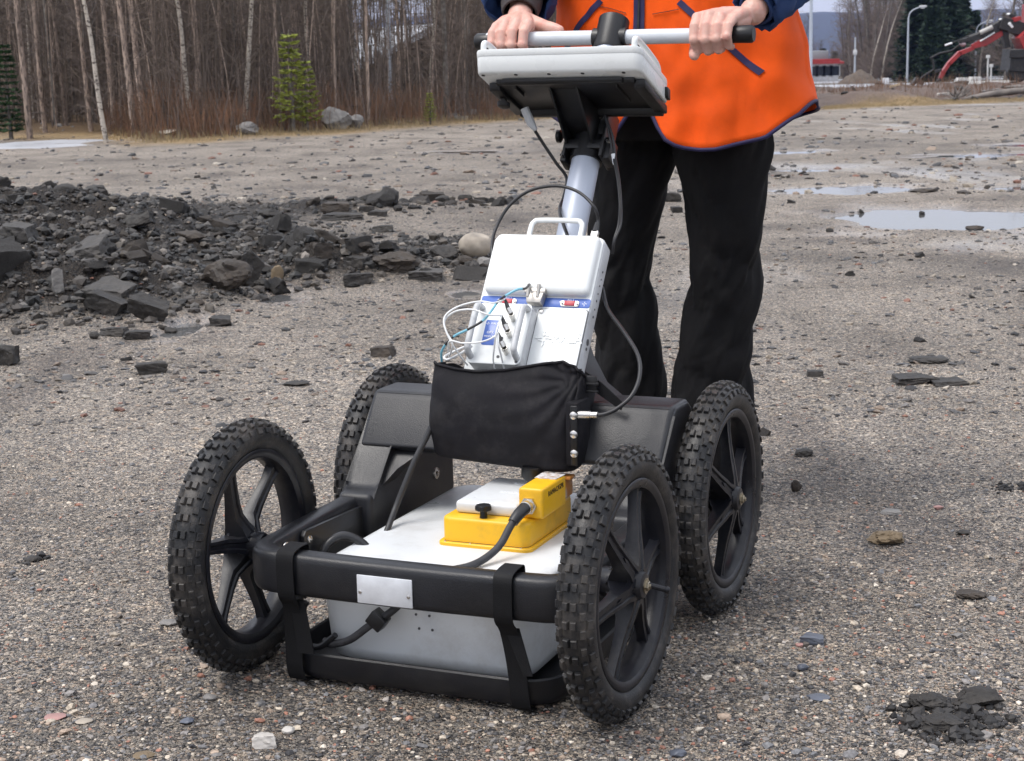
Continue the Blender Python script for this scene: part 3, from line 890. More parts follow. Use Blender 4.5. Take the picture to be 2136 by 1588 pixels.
# ================================================================ radar antenna
ant = thing('radar_antenna', 'flat light grey antenna box lying in the tray between the four wheels', 'antenna', CARTM)
mb = MB()
def ra(u, v0, v1, rv, z): return rr(u, v0, v1, rv, z)
mb.add(loft([ra(.160, -.25, .262, .03, .026), ra(.174, -.262, .276, .035, .036), ra(.179, -.268, .282, .036, .055), ra(.188, -.275, .288, .038, .165), ra(.188, -.275, .288, .038, .172)]))
cobj('lower_shell', mb, antgrey, ant, 40)
mb = MB(); mb.add(loft([ra(.187, -.274, .287, .037, .1722), ra(.190, -.277, .290, .04, .1735), ra(.190, -.277, .290, .04, .181), ra(.187, -.274, .287, .04, .1855), ra(.178, -.265, .278, .036, .1872)])); cobj('top_cover', mb, antgrey, ant, 60)
for u, z in ((-.010, .123), (.013, .123), (-.006, .100), (.017, .100)):
    mb = MB(); mb.add(lathe([(.2795, .0022), (.2868 if z > .11 else .2855, .0022)], 10, a=(u, 0, z), ax=1)); cobj('screw_hole', mb, seam, ant)
mb = MB(); mb.add(loft([rr(.0835, -.098, .123, .014, .1873), rr(.0835, -.098, .123, .014, .192), rr(.082, -.097, .1215, .013, .1935)])); m2 = MB(); vv = mb.verts(); vv[:, 0] += .034; m2.add((vv, mb.f))
cobj('flange', m2, yellow, ant, 40)
mb = MB(); mb.add(loft([rr(.0775, -.092, .117, .016, .1945), rr(.0775, -.092, .117, .016, .229), rr(.0765, -.091, .116, .015, .2325), rr(.073, -.087, .112, .013, .2345)])); vv = mb.verts(); vv[:, 0] += .034; m2 = MB(); m2.add((vv, mb.f))
yb = cobj('electronics_case', m2, yellow, ant, 50)
mb = MB(); mb.add(loft([rr(.0772, -.092, .117, .016, .1930), rr(.0772, -.092, .117, .016, .1948)])); vv = mb.verts(); vv[:, 0] += .034; m2 = MB(); m2.add((vv, mb.f)); cobj('gasket', m2, seam, ant)
for u in (-.035, .01, .06, .10):
    mb = MB(); mb.add(lathe([(.1935, .0022), (.1950, .0022)], 8, a=(u, .1195, 0), ax=2)); cobj('screw', mb, steel, ant)
mb = MB(); mb.add(rbox(-.030, .082, -.085, .088, .2347, .2555, .006, 3)); gc = cobj('grey_cover', mb, antgrey, ant, 50)
for v, w_ in ((.012, .020), (-.050, .017)):
    mb = MB(); mb.add(rbox(.020, .020 + 2.4 * w_, v - .006, v + .006, .2555, .2560, .0003, 1)); cobj('raised_mark', mb, antgrey, gc)
    tv, tf = text_vf('RAMAC/GPR', .0090); tv = np.array(tv); q = np.stack([tv[:, 0] + .044, -(tv[:, 1]) * -1 + v, tv[:, 2] + .2562], 1); q[:, 1] = v - tv[:, 1] * -1 * -1
    mb = MB(); mb.add((q, tf)); cobj('embossed_text', mb, printw, gc, 30)
mb = MB(); mb.add(rbox(.083, .1265, -.02, .086, .2347, .286, .005, 3)); cb_ = cobj('connector_box', mb, yellow, ant, 50)
tv, tf = text_vf('RAMAC/GPR', .0125); tv = np.array(tv)
mb = MB(); mb.add((np.stack([tv[:, 2] + .1268, .028 - tv[:, 0], tv[:, 1] + .272], 1), tf)); cobj('printed_text', mb, printb, cb_, 30)
mb = MB(); rs = np.random.RandomState(2)
edge = [(.085 + .038 * k / 9, .020 + rs.uniform(-.004, .004)) for k in range(10)]
mb.add(prism(edge + [(.1255, -.019), (.084, -.019)], .2861, .2868, 2)); cobj('torn_label', mb, M('torn pale label', (.62, .60, .60), .5, var=.15, vs=60, col2=(.30, .16, .05)), cb_)
mb = MB(); mb.add(lathe([(.0855, .0145), (.092, .0145), (.0925, .011)], 6, a=(.102, 0, .257), ax=1)); mb.add(lathe([(.090, .0115), (.104, .0110), (.105, .009)], 20, a=(.102, 0, .257), ax=1)); cobj('cable_gland', mb, steel, cb_, 30)
mb = MB(); mb.add(rbox(.105, .118, -.075, -.022, .238, .272, .004, 3)); mb.add(rbox(.098, .128, -.060, -.035, .272, .278, .002)); cobj('side_socket', mb, M('faded orange socket', (.55, .22, .05), .5, col2=(.62, .58, .52)), ant)
# star knob
mb = MB()
mb.add(tube([(.028, .103, .234), (.028, .103, .2475)], [.0065, .0058], 14))
star = []
for k in range(30):
    a = 2 * math.pi * k / 30; r_ = .0125 + .0018 * math.cos(5 * a); star.append((.028 + r_ * math.cos(a), .103 + r_ * math.sin(a)))
mb.add(prism(star, .2475, .2565, 2, r=.002)); cobj('star_knob', mb, blackm, ant)
mb = MB(); mb.add(tube([(.060, -.035, .2555), (.060, -.035, .266), (.060, -.035, .275), (.060, -.035, .292)], [.010, .012, .020, .019], 14)); cobj('hanging_knob', mb, blackm, ant, 50)
# antenna cable down over the front
c_ = thing('antenna_cable', 'thick dark cable from the yellow box across the grey antenna and down behind the bumper', 'cable', CARTM)
pth = cr([(.102, .104, .257), (.099, .126, .251), (.093, .146, .236), (.086, .170, .213), (.076, .200, .2000), (.062, .232, .1935), (.040, .262, .1925), (.018, .285, .1925), (-.002, .302, .178), (-.018, .308, .155), (-.040, .315, .132), (-.075, .318, .108), (-.115, .312, .078), (-.155, .300, .062), (-.175, .285, .060)], 6)
mb = MB(); mb.add(tube(pth, .0062, 12)); cobj('cable_sheath', mb, M('braided cable sleeve', (.035, .035, .038), .6, var=.4, vs=60, bump=.0006, bs=600), c_, 80)
mb = MB(); mb.add(tube(pth[0:11], [.0105, .0100, .0095, .0085], 14)); cobj('strain_relief', mb, cablem, c_, 60)
mb = MB(); Mx = Matrix.Translation((-.060, .318, .119)) @ Euler((0, R(38), 0)).to_matrix().to_4x4(); mb.add(rbox(-.014, .014, -.012, .012, -.012, .012, .002), M=Mx); cobj('ferrite_block', mb, blackm, c_)
cable('coiled_cable', 'black cable loop curled beside the left arm at the front corner of the antenna',
      [cv(690, 1205, .20), cv(672, 1170, .20), cv(684, 1135, .19), cv(715, 1118, .17), cv(748, 1128, .16), cv(768, 1150, .16), cv(760, 1175, .18)], .0075, cablem)
cable('side_cable', 'black cable running from the left edge of the bag down past the frame arm',
      [cv(922, 800, -.06), cv(915, 850, -.045), cv(893, 905, -.03), cv(868, 955, -.01), cv(845, 1010, .01), cv(825, 1060, .03), cv(812, 1095, .06), cv(806, 1110, .07)], .0055, cablem)
cable('side_cable', 'black looped cable end between the lower shell and the tray at the front left',
      [cv(640, 1255, .27), cv(618, 1300, .28), cv(632, 1335, .29), cv(665, 1350, .30), cv(700, 1325, .305)], .005, cablem)

# ================================================================ the person pushing the cart
skin = M('skin', (.62, .37, .30), .48, var=.08, vs=28, col2=(.62, .28, .23), c2lo=.5, c2hi=.8, bump=.0005, bs=260)
for n_ in skin.node_tree.nodes:
    if n_.type == 'BSDF_PRINCIPLED':
        n_.inputs['Subsurface Weight'].default_value = .12; n_.inputs['Subsurface Radius'].default_value = (.012, .005, .003); n_.inputs['Subsurface Scale'].default_value = 1
orange = M('orange vest cloth', (.92, .105, .004), .75, var=.06, vs=6, bump=.0012, bs=900, bd=6, spec=.25, dust=(.55, .06, .01), dustamt=.35)
navy = M('navy trim', (.016, .012, .065), .7, var=.1)
jean = M('blue jacket cloth', (.026, .058, .165), .7, var=.22, vs=16, bump=.0008, bs=900, spec=.3)
trou = M('black trouser cloth', (.0048, .0045, .0052), .85, var=.4, vs=9, bump=.0009, bs=700, spec=.25, dust=(.02, .018, .016), dustamt=.35)
cuffm = M('grey inner cuff', (.055, .045, .045), .8, var=.2, bump=.0008, bs=600)
hairm = M('brown hair', (.06, .035, .02), .6, var=.3, vs=60)
bootm = M('black boot', (.015, .014, .013), .55, var=.2, bump=.0005, bs=300)

person = thing('person', 'person in orange safety vest, blue jacket and black trousers, both hands on the cart handle', 'person', CARTM)
PCU, PCV = .005, -1.03

WL = np.array([-.220, HV - .072, HZ + .050]); WRr = np.array([.266, HV - .072, HZ + .043])
EL = np.array([-.285, -.925, 1.195]); ER = np.array([.350, -.97, 1.225])
SL = np.array([-.195, -1.03, 1.43]); SR = np.array([.205, -1.03, 1.43])

mb = MB()
def T(pts, r, n=14): mb.add(tube(pts, r, n))
def B(c, r): mb.add(ellip(c, r, r, r, 14, 9))
for (W_, E_, S_, us, sgn) in ((WL, EL, SL, (-.1715, -.1965, -.2205, -.2425), -1), (WRr, ER, SR, (.1775, .2005, .2235, .2450), 1)):
    T(cr([S_, (S_ + E_) / 2 + [0, -.01, 0], E_], 6), [.050, .046, .040]); B(S_, .052); B(E_, .041)
    T(cr([E_, (E_ + W_) / 2 + [0, 0, .008], W_], 6), [.041, .038, .027, .024])
    # palm and fingers
    dl = (.0, .003, .001, -.004)
    for k, u in enumerate(us):
        f = (1.0, 1.06, 1.0, .86)[k]
        rr_ = (.0104, .0107, .0103, .0092)[k]
        mcp = np.array([u, HV + .004 - (.004 if k == 3 else 0), HZ + .0325 + dl[k]])
        pip = np.array([u - sgn * .0012 * (k - 1.5), HV + .0325, HZ - .008 * f + .003 * (k == 3)])
        dip = np.array([u - sgn * .002 * (k - 1.5), HV + .015, HZ - .0275 * f + .003 * (k == 3)])
        tip = np.array([u - sgn * .003 * (k - 1.5), HV - .008, HZ - .026 * f])
        T([mcp, mcp * .5 + pip * .5 + [0, .0085, .004], pip, dip, tip], [rr_ * 1.08, rr_ * .98, rr_ * 1.04, rr_ * .92, rr_ * .85, rr_ * .72], 12)
        B(mcp + [0, .001, .0], rr_ * 1.12); B(pip, rr_ * 1.03); B(dip, rr_ * .93); B(tip, rr_ * .8)
        base = W_ * .72 + np.array([u, mcp[1], mcp[2]]) * .28
        base[0] = W_[0] * .62 + u * .38
        T([mcp, (mcp + base) / 2 + [0, 0, .003], base], [rr_ * 1.1, .0125, .0135], 12)
        base2 = base + [0, .004, -.012]
        T([mcp + [0, -.008, -.008], base2], [.0105, .014], 12)
    T([np.array([us[0], HV - .012, HZ + .026]), np.array([us[3], HV - .014, HZ + .024])], .0135, 12)
    T([np.array([us[0], HV - .035, HZ + .030]) * .8 + W_ * .2, np.array([us[3], HV - .035, HZ + .030]) * .8 + W_ * .2], .0165, 12)
    B(W_, .0265)
    u0 = us[0]
    if sgn > 0: th = [W_ * .55 + np.array([u0, HV - .03, HZ + .02]) * .45, (u0 - .006, HV - .034, HZ + .004), (u0 - .011, HV - .020, HZ - .024), (u0 - .006, HV + .006, HZ - .036), (u0 - .002, HV + .016, HZ - .0385)]
    else: th = [W_ * .55 + np.array([u0, HV - .03, HZ + .02]) * .45, (u0 + .010, HV - .036, HZ + .030), (u0 + .032, HV - .022, HZ + .0255), (u0 + .052, HV - .016, HZ + .021), (u0 + .060, HV - .014, HZ + .019)]
    th = [np.array(p, float) for p in th]
    T(cr(th, 5), [.0175, .0150, .0122, .0118, .0102, .0085], 12); B(th[-1], .0088); B(th[0], .018)
    T([W_ + [0, .01, -.004], th[1]], [.020, .014], 12)
# trunk, neck, head
def ering(a, b, z, v=PCV, n=24): return [(PCU + a * math.cos(2 * math.pi * k / n), v + b * math.sin(2 * math.pi * k / n), z) for k in range(n)]
mb.add(loft([ering(.155, .10, .84), ering(.17, .11, .92), ering(.15, .10, 1.05), ering(.165, .11, 1.25), ering(.18, .105, 1.38), ering(.14, .08, 1.45), ering(.06, .06, 1.49)]))
T([(PCU, PCV, 1.44), (PCU, PCV + .02, 1.58)], [.06, .055])
mb.add(ellip((PCU, PCV + .035, 1.69), .076, .095, .118, 24, 16)); mb.add(ellip((PCU, PCV + .065, 1.615), .052, .062, .045, 18, 12))
T([(PCU, PCV + .122, 1.705), (PCU, PCV + .142, 1.668)], [.009, .014], 10); B((PCU, PCV + .138, 1.666), .013)
for s in (-1, 1):
    mb.add(ellip((PCU + s * .077, PCV + .03, 1.685), .010, .018, .030, 12, 8))
    mb.add(ellip((PCU + s * .032, PCV + .112, 1.722), .024, .012, .009, 12, 8))
mb.add(ellip((PCU, PCV + .124, 1.634), .024, .010, .006, 12, 8)); mb.add(ellip((PCU, PCV + .123, 1.626), .021, .010, .006, 12, 8))
LEG = {-1: [(.95, -.080, .095), (.86, -.080, .100), (.789, -.085, .094), (.686, -.100, .084), (.582, -.119, .075), (.477, -.126, .0715), (.391, -.115, .075), (.305, -.107, .077), (.218, -.100, .077), (.12, -.098, .076), (.055, -.098, .075)],
       1: [(.95, .105, .095), (.86, .112, .100), (.778, .121, .099), (.686, .124, .090), (.582, .130, .0765), (.477, .127, .0715), (.391, .115, .075), (.305, .102, .083), (.218, .094, .088), (.12, .092, .086), (.055, .092, .084)]}
LV = {-1: -1.035, 1: -.995}
for s in (-1, 1):
    P_ = LEG[s]
    T([(u, LV[s], z) for z, u, w_ in P_[:-1]], [w_ * .66 if z > .6 else w_ * .55 for z, u, w_ in P_[:-1]], 14)
    an = P_[-1]
    T([(an[1], LV[s] - .01, .09), (an[1] + s * .01, LV[s] + .06, .05), (an[1] + s * .02, LV[s] + .15, .035)], [.04, .036, .028], 12)
body = cobj('body', mb, skin, person, 180)
rm = body.modifiers.new('fuse', 'REMESH'); rm.mode = 'VOXEL'; rm.voxel_size = .0022; rm.use_smooth_shade = True
sm = body.modifiers.new('soft', 'SMOOTH'); sm.factor = .5; sm.iterations = 2
for s in (-1, 1):
    mb = MB(); mb.add(ellip((PCU + s * .032, PCV + .112, 1.708), .012, .012, .012)); cobj('eye', mb, printw, person, 80)
mb = MB(); hv, hf = ellip((PCU, PCV + .022, 1.715), .084, .100, .112, 40, 26); hv = np.array(hv)
k = hv[:, 1] > PCV + .085
hv[:, 2] = np.where((hv[:, 1] > PCV + .06) & (hv[:, 2] < 1.76), 1.76 + (hv[:, 2] - 1.76) * .1, hv[:, 2]); hv[:, 2] = np.maximum(hv[:, 2], 1.63)
hv += (vn3(hv * 60, 4)[:, None] - .5) * .008; mb.add((hv, hf)); cobj('hair', mb, hairm, person, 80)

# ---- trousers
mb = MB()
for s in (-1, 1):
    P_ = LEG[s]; rows = 70; rings = []
    zz = np.linspace(P_[0][0], P_[-1][0], rows)
    uu = np.interp(-zz, [-p[0] for p in P_], [p[1] for p in P_]); ww = np.interp(-zz, [-p[0] for p in P_], [p[2] for p in P_])
    ker = np.ones(5) / 5; us_ = np.convolve(np.pad(uu, 2, 'edge'), ker, 'valid'); ws_ = np.convolve(np.pad(ww, 2, 'edge'), ker, 'valid')
    n = 56
    th = np.linspace(0, 2 * np.pi, n, endpoint=False)
    for z, u, w_ in zip(zz, us_, ws_):
        x = np.cos(th); y = np.sin(th)
        # diagonal drag folds, strongest at knee and shin
        amp = .0055 + .009 * math.exp(-((z - .50) / .09) ** 2) + .008 * math.exp(-((z - .22) / .13) ** 2) + .005 * math.exp(-((z - .80) / .07) ** 2)
        q = z * 42 + np.sin(th * 1.0 + s) * 3.2 + 2.4 * (vn2(th * 0 + z * 8 + 3 * s, np.cos(th) * 1.5 + 5, 4) - .5) * 2
        fo = (np.abs(np.sin(q * .5)) ** .7 - .55) * amp + fbm(x * 2.2 + 9, z * 12 + y * 2, 4, 31 + s) * amp * 3.5
        rings.append(np.stack([u + (w_ + fo) * x, LV[s] + (w_ * .98 + fo) * y, np.full(n, z)], 1))
    mb.add(loft(rings))
mb.add(loft([ering(.165, .125, .80, -1.02, 40), ering(.19, .128, .88, -1.02, 40), ering(.185, .122, .98, -1.02, 40), ering(.175, .118, 1.06, -1.02, 40)]))
tr = cobj('trousers', mb, trou, person, 180)
rm = tr.modifiers.new('fuse', 'REMESH'); rm.mode = 'VOXEL'; rm.voxel_size = .004; rm.use_smooth_shade = True
sm = tr.modifiers.new('soft', 'SMOOTH'); sm.factor = .5; sm.iterations = 1
for s in (-1, 1):
    an = LEG[s][-1]; rings = []
    for dv, hw, h in ((-.075, .030, .07), (-.055, .042, .10), (0, .046, .115), (.05, .046, .10), (.11, .051, .062), (.16, .046, .052), (.195, .030, .040), (.205, .015, .025)):
        r_ = []
        for k in range(16):
            a = 2 * math.pi * k / 16
            r_.append((an[1] + s * .09 * max(0, dv) + hw * math.copysign(abs(math.cos(a)) ** .7, math.cos(a)), LV[s] + dv, h / 2 + h / 2 * math.copysign(abs(math.sin(a)) ** .6, math.sin(a)) + .004))
        rings.append(r_)
    mb = MB(); mb.add(loft(rings)); cobj('boot', mb, bootm, person, 60)

# ---- vest
ZA = [.76, .82, .887, .967, 1.09, 1.30, 1.40, 1.46, 1.48]
def va(z): return np.interp(z, ZA, [.312, .309, .298, .283, .262, .255, .225, .12, .095])
def vb(z): return np.interp(z, ZA, [.200, .192, .180, .168, .155, .150, .125, .085, .075])
UC = -.018
def vdisp(u, z, front=1.0):
    lowz = np.clip((1.05 - z) / .25, 0, 1)
    d = fbm(u * 26 + 7, z * 19, 3, 49) * .006 + np.abs(np.sin(z * 26 - u * 13 + fbm(u * 5, z * 5, 3, 52) * 8)) ** 3 * .0035 * lowz + np.sin(u * 24 + fbm(u * 3 + 2, z * 2.2, 3, 47) * 12) * .0045 + fbm(u * 9 + 3, z * 3.2 + (0 if front > 0 else 9), 4, 41) * .030
    d = d + np.sin(u * 46 + fbm(u * 4, z * 3, 2, 43) * 9) * .0042 * lowz
    d = d + np.sin((z * 40 + u * 22) + fbm(u * 6, z * 8, 3, 44) * 9) * .0030 * np.exp(-((z - .93) / .06) ** 2)
    d = d * 1.5 + np.sin((u * .8 + z * .6) * 52 + fbm(u * 3, z * 3, 3, 58) * 14) * .0035 * np.clip(fbm(u * 5 + 1, z * 5, 3, 59) * 5 + .5, 0, 1)
    return d
def vpt(th, z):
    """th = 0 at the zip, grows to the wearer's left (u+)"""
    a = va(z); b = vb(z); p = 2 / 2.35
    su = np.sin(th); cu = np.cos(th)
    u = a * np.sign(su) * np.abs(su) ** p
    v = b * np.sign(cu) * np.abs(cu) ** p
    d = vdisp(u, z, np.where(cu > 0, 1, -1).mean())
    nl = np.sqrt((u / a ** 2) ** 2 + (v / b ** 2) ** 2) + 1e-9
    return PCU + u + d * (u / a ** 2) / nl, PCV + .01 + v + d * (v / b ** 2) / nl
def hem(d):
    if d < 0: return np.interp(-d, [0, .004, .015, .033, .06, .09, .13, .165, .20, .26, .35], [.935, .915, .878, .846, .808, .797, .800, .818, .848, .878, .90])
    return np.interp(np.abs(d), [0, .004, .015, .033, .06, .09, .13, .165, .26, .315, .35], [.935, .915, .878, .846, .808, .790, .784, .785, .806, .852, .90])
cols = 241; rows = 44
ths = np.linspace(-math.pi, math.pi, cols)
def hem_th(th):
    a_ = .315; su = math.sin(th)
    u = a_ * math.copysign(abs(su) ** (2 / 2.35), su)
    if math.cos(th) >= 0: return float(hem(u - UC - PCU * 0))
    e = (1 - abs(su)); return .862 - .06 * min(1, e * 1.6)
# front opening sits at u = UC: shift the angle so that th = 0 means the zip
th_z = math.asin(UC / .315)
V = []; Fv = []
for j in range(rows):
    s = j / (rows - 1)
    for i, th in enumerate(ths):
        hz = hem_th(th)
        z = hz + (1.478 - hz) * (s ** 1.0)
        x, y = vpt(np.array([th]), z)
        V.append((float(x[0]), float(y[0]), z))
for j in range(rows - 1):
    for i in range(cols - 1):
        Fv.append((j * cols + i, j * cols + i + 1, (j + 1) * cols + i + 1, (j + 1) * cols + i))
mb = MB(); mb.add((V, Fv)); ve = cobj('vest', mb, orange, person, 180)
so = ve.modifiers.new('thick', 'SOLIDIFY'); so.thickness = .003; so.offset = -1
V = np.array(V)
mb = MB(); mb.add(tube(V[0:cols:2], .0042, 8)); cobj('hem_piping', mb, navy, person, 80)
def front_strip(name, pts, w, mt, lift=.002, closed=False):
    """flat strip lying on the vest front through (u, z) points"""
    P_ = cr([(p[0], 0, p[1]) for p in pts], 14)
    A = []
    for i in range(len(P_)):
        t = P_[min(i + 1, len(P_) - 1)] - P_[max(i - 1, 0)]; t /= np.linalg.norm(t)
        nn = np.array([-t[2], 0, t[0]])
        for sg in (-1, 1):
            q = P_[i] + nn * w / 2 * sg
            uu = q[0]; z = q[2]; a = va(z)
            th = math.asin(max(-1, min(1, math.copysign(abs((uu - PCU) / a) ** (2.35 / 2), uu - PCU))))
            x, y = vpt(np.array([th]), z)
            A.append((float(x[0]), float(y[0]) + lift, z))
    n = len(A) // 2
    Vv = A + [(a, b + .0016, c) for a, b, c in A]; Ff = []
    m_ = len(A)
    for i in range(n - 1):
        a, b, c, d = 2 * i, 2 * i + 1, 2 * i + 3, 2 * i + 2
        Ff += [(a, b, c, d), (a + m_, b + m_, c + m_, d + m_), (a, d, d + m_, a + m_), (b, c, c + m_, b + m_)]
    mb = MB(); mb.add((Vv, Ff)); return cobj(name, mb, mt, person, 60)
front_strip('zip', [(UC, .925), (UC - .001, 1.0), (UC - .002, 1.10), (UC, 1.3), (UC, 1.44)], .024, navy)
front_strip('zip_teeth', [(UC, .93), (UC - .001, 1.0), (UC - .002, 1.10), (UC, 1.3), (UC, 1.44)], .004, blackm, lift=.0042)
front_strip('pocket_trim', [(.066, 1.085), (.15, 1.010), (.232, .937)], .0125, navy)
front_strip('pocket_trim', [(-.105, 1.094), (-.171, 1.030), (-.235, .965)], .0125, navy)
front_strip('seam_line', [(.01, 1.062), (.04, 1.066), (.066, 1.070)], .0012, printb); front_strip('seam_line', [(-.05, 1.066), (-.09, 1.078), (-.11, 1.082)], .0012, printb)

# ---- jacket
mb = MB()
mb.add(loft([ering(.20, .130, .99, PCV, 40), ering(.215, .128, 1.1, PCV, 40), ering(.21, .125, 1.3, PCV, 40), ering(.20, .11, 1.40, PCV, 40), ering(.12, .075, 1.475, PCV, 40), ering(.075, .07, 1.55, PCV + .01, 40), ering(.07, .065, 1.552, PCV + .01, 40)]))
for (W_, E_, S_, sg) in ((WL, EL, SL, -1), (WRr, ER, SR, 1)):
    if sg < 0: ctr = [S_, (S_ + E_) / 2, E_, E_ * .55 + W_ * .45 + [0, 0, .008], E_ * .12 + W_ * .88 + [-.004, 0, .010]]; rads = [.085, .075, .072, .068, .066, .064, .070]
    else: ctr = [S_, (S_ + E_) / 2, E_, E_ * .55 + W_ * .45 + [0, 0, .004], E_ * .03 + W_ * .97 + [0.004, 0, .002]]; rads = [.085, .075, .076, .076, .070, .060, .043]
    C_ = cr(ctr, 12)
    v_, f_ = tube(C_, rads, 40, caps=False)
    v_ = np.array(v_)
    nC = len(C_)
    for i in range(nC):
        t = i / (nC - 1); blk = v_[i * 40:(i + 1) * 40]; cen = C_[i]
        dr = blk - cen; L_ = np.linalg.norm(dr, axis=1)[:, None]; dr = dr / L_
        a_ = np.linspace(0, 2 * np.pi, 40, endpoint=False)
        amp = .006 + .008 * math.exp(-((t - .55) / .12) ** 2) + .004 * (t > .8)
        fo = np.sin(t * 60 + np.sin(a_ + 2 * sg) * 2.6 + fbm(np.cos(a_) * 2, np.sin(a_) * 2 + t * 6, 3, 51) * 6) * amp + fbm(np.cos(a_) * 3 + t * 9, np.sin(a_) * 3, 3, 57) * .014
        v_[i * 40:(i + 1) * 40] = blk + dr * fo[:, None]
    mb.add((v_, f_))
jk = cobj('jacket', mb, jean, person, 180)
so = jk.modifiers.new('thick', 'SOLIDIFY'); so.thickness = .004; so.offset = -1
mb = MB(); a_ = E_ = None
C_ = cr([EL * .30 + WL * .70 + [0, 0, .010], EL * .10 + WL * .90 + [0, 0, .010], EL * .02 + WL * .98 + [0, .002, .004]], 8)
v_, f_ = tube(C_, [.044, .043, .040, .036], 36, caps=False); v_ = np.array(v_); v_ += (vn3(v_ * 55, 9)[:, None] - .5) * .008
mb.add((v_, f_)); ic = cobj('inner_cuff', mb, cuffm, person, 180); so = ic.modifiers.new('thick', 'SOLIDIFY'); so.thickness = .004
C_ = cr([ER * .18 + WRr * .82, ER * .08 + WRr * .92, ER * .03 + WRr * .97], 6)
v_, f_ = tube(C_, [.040, .0375, .035], 36, caps=False); mb = MB(); mb.add((v_, f_)); ic = cobj('cuff_band', mb, jean, person, 180); so = ic.modifiers.new('thick', 'SOLIDIFY'); so.thickness = .006

# things built in cart coordinates: move each Empty to its own base
def rebase(root):
    pts = []
    def walk(o, M_):
        for c in o.children:
            Mc = M_ @ c.matrix_basis
            if c.type == 'MESH':
                bb = [Mc @ Vector(q) for q in c.bound_box]; pts.extend(bb)
            walk(c, Mc)
    walk(root, Matrix())
    xs = [p.x for p in pts]; ys = [p.y for p in pts]; zs = [p.z for p in pts]
    off = Vector(((min(xs) + max(xs)) / 2, (min(ys) + max(ys)) / 2, min(zs)))
    root.matrix_world = root.matrix_world @ Matrix.Translation(off)
    for c in root.children: c.location = c.location - off
for o in list(COL.objects):
    if o.parent is None and o.type == 'EMPTY' and o.name != 'survey_cart': rebase(o)

# ================================================================ ground
MOUNDS = [(-2.75, 8.9, 1.15, 1.5, .27), (-2.1, 7.6, .55, .6, .10), (-1.7, 9.3, .8, .8, .045), (-2.05, 6.95, .5, .40, .11), (-1.5, 7.15, .32, .25, .06), (-2.6, 7.2, .5, .4, .12), (-.75, 8.1, .42, .32, .11), (-.30, 8.7, .35, .45, .08), (-1.05, 8.05, .35, .3, .08), (-1.2, 11.6, .8, .5, .07), (-3.8, 11.0, 1.4, 1.6, .22)]
def pud(x0, x1, y0, y1):
    """ellipse on the ground that covers a photo rectangle"""
    a = gfar((x0 + x1) / 2, y1); b = gfar((x0 + x1) / 2, y0); cy = (a[1] + b[1]) / 2; ry = (b[1] - a[1]) / 2
    l = gfar(x0, (y0 + y1) / 2); r_ = gfar(x1, (y0 + y1) / 2)
    return ((l[0] + r_[0]) / 2, cy, (r_[0] - l[0]) / 2, ry)
PUD = [((1650, 2400, 420, 486), .032, 'largest, long puddle reflecting pale sky, running from the trousers to the right edge'),
       ((1600, 1740, 349, 358), .02, 'small bright puddle just right of the trousers, far behind'),
       ((1590, 1950, 384, 404), .018, 'thin puddle streak behind the right trouser leg'),
       ((2030, 2240, 384, 397), .02, 'thin bright puddle strip above the big one at right'),
       ((1500, 1720, 311, 322), .02, 'very thin far puddle line running across right of the vest'),
       ((1890, 2300, 317, 326), .02, 'far puddle line reaching the right edge'),
       ((2020, 2300, 298, 306), .02, 'farthest puddle line at the right edge'),
       ((850, 1100, 311, 320), .02, 'thin bright puddle left of the mast on the far lot'),
       ((325, 425, 668, 712), .014, 'small puddle between asphalt blocks in front of the rubble'),
       ((520, 640, 606, 640), .010, 'glistening puddle in front of the dark boulder'),
       ((940, 1010, 604, 626), .008, 'small wet film of water left of the control unit'),
       ((-80, 236, 290, 311), .03, 'pale flooded track at the foot of the trees on the left')]
PUDE = [(pud(*p[0]), p[1], p[2]) for p in PUD]

def pmask(x, y, e, k=1.0):
    cx, cy, rx, ry = e
    n = fbm(x * 1.7 / max(rx, .3) + 3, y * 1.7 / max(ry, .3), 4, 77) * 1.5
    d = ((x - cx) / (rx * k)) ** 2 + ((y - cy) / (ry * k)) ** 2 + n * 1.5
    return np.clip((1.1 - d) / .8, 0, 1)
def H(x, y):
    x = np.asarray(x, float); y = np.asarray(y, float)
    h = fbm(x * .9, y * .9, 4, 1) * .018 + fbm(x * 5, y * 5, 4, 2) * .009 + fbm(x * 26, y * 26, 3, 3) * .0045
    h = h * np.clip((y - .2) / 1.0, .5, 1)
    # level the ground where the wheels stand
    near = np.exp(-(((x + .03) / .75) ** 4 + ((y - 2.8) / .8) ** 4)); h = h * (1 - near * .75)
    mm = 0
    for cx, cy, rx, ry, a in MOUNDS:
        mm = mm + a * np.exp(-((x - cx) / rx) ** 2 - ((y - cy) / ry) ** 2)
    h = h + mm + mm * fbm(x * 3.2, y * 3.2, 4, 9) * 1.1 + np.minimum(mm, .1) * fbm(x * 14, y * 14, 3, 10) * .9
    for e, dep, _ in PUDE:
        m_ = pmask(x, y, e); h = h * (1 - m_ * .9) - dep * m_
    far = terr(y)
    dirt = np.clip((y - EDGE_R(x)) / 2, 0, 1) * np.clip((74 - y) / 4, 0, 1) * (x > 1)
    h = h + far + dirt * (.10 + fbm(x * .35, y * .25, 4, 15) * .8 + fbm(x * 1.8, y * 1.5, 3, 16) * .22)
    woods = np.clip((y - EDGE_L(x)) / 3, 0, 1) * (x < 3)
    h = h + woods * (.12 + fbm(x * .5, y * .5, 3, 21) * .5)
    return h
_el = [gfar(x, y)[:2] for x, y in ((-300, 287), (0, 287), (150, 287), (238, 291), (300, 299), (500, 289), (700, 277), (900, 262), (1000, 254), (1160, 246))]
_ex = np.array([p[0] for p in _el]); _ey = np.array([p[1] for p in _el])
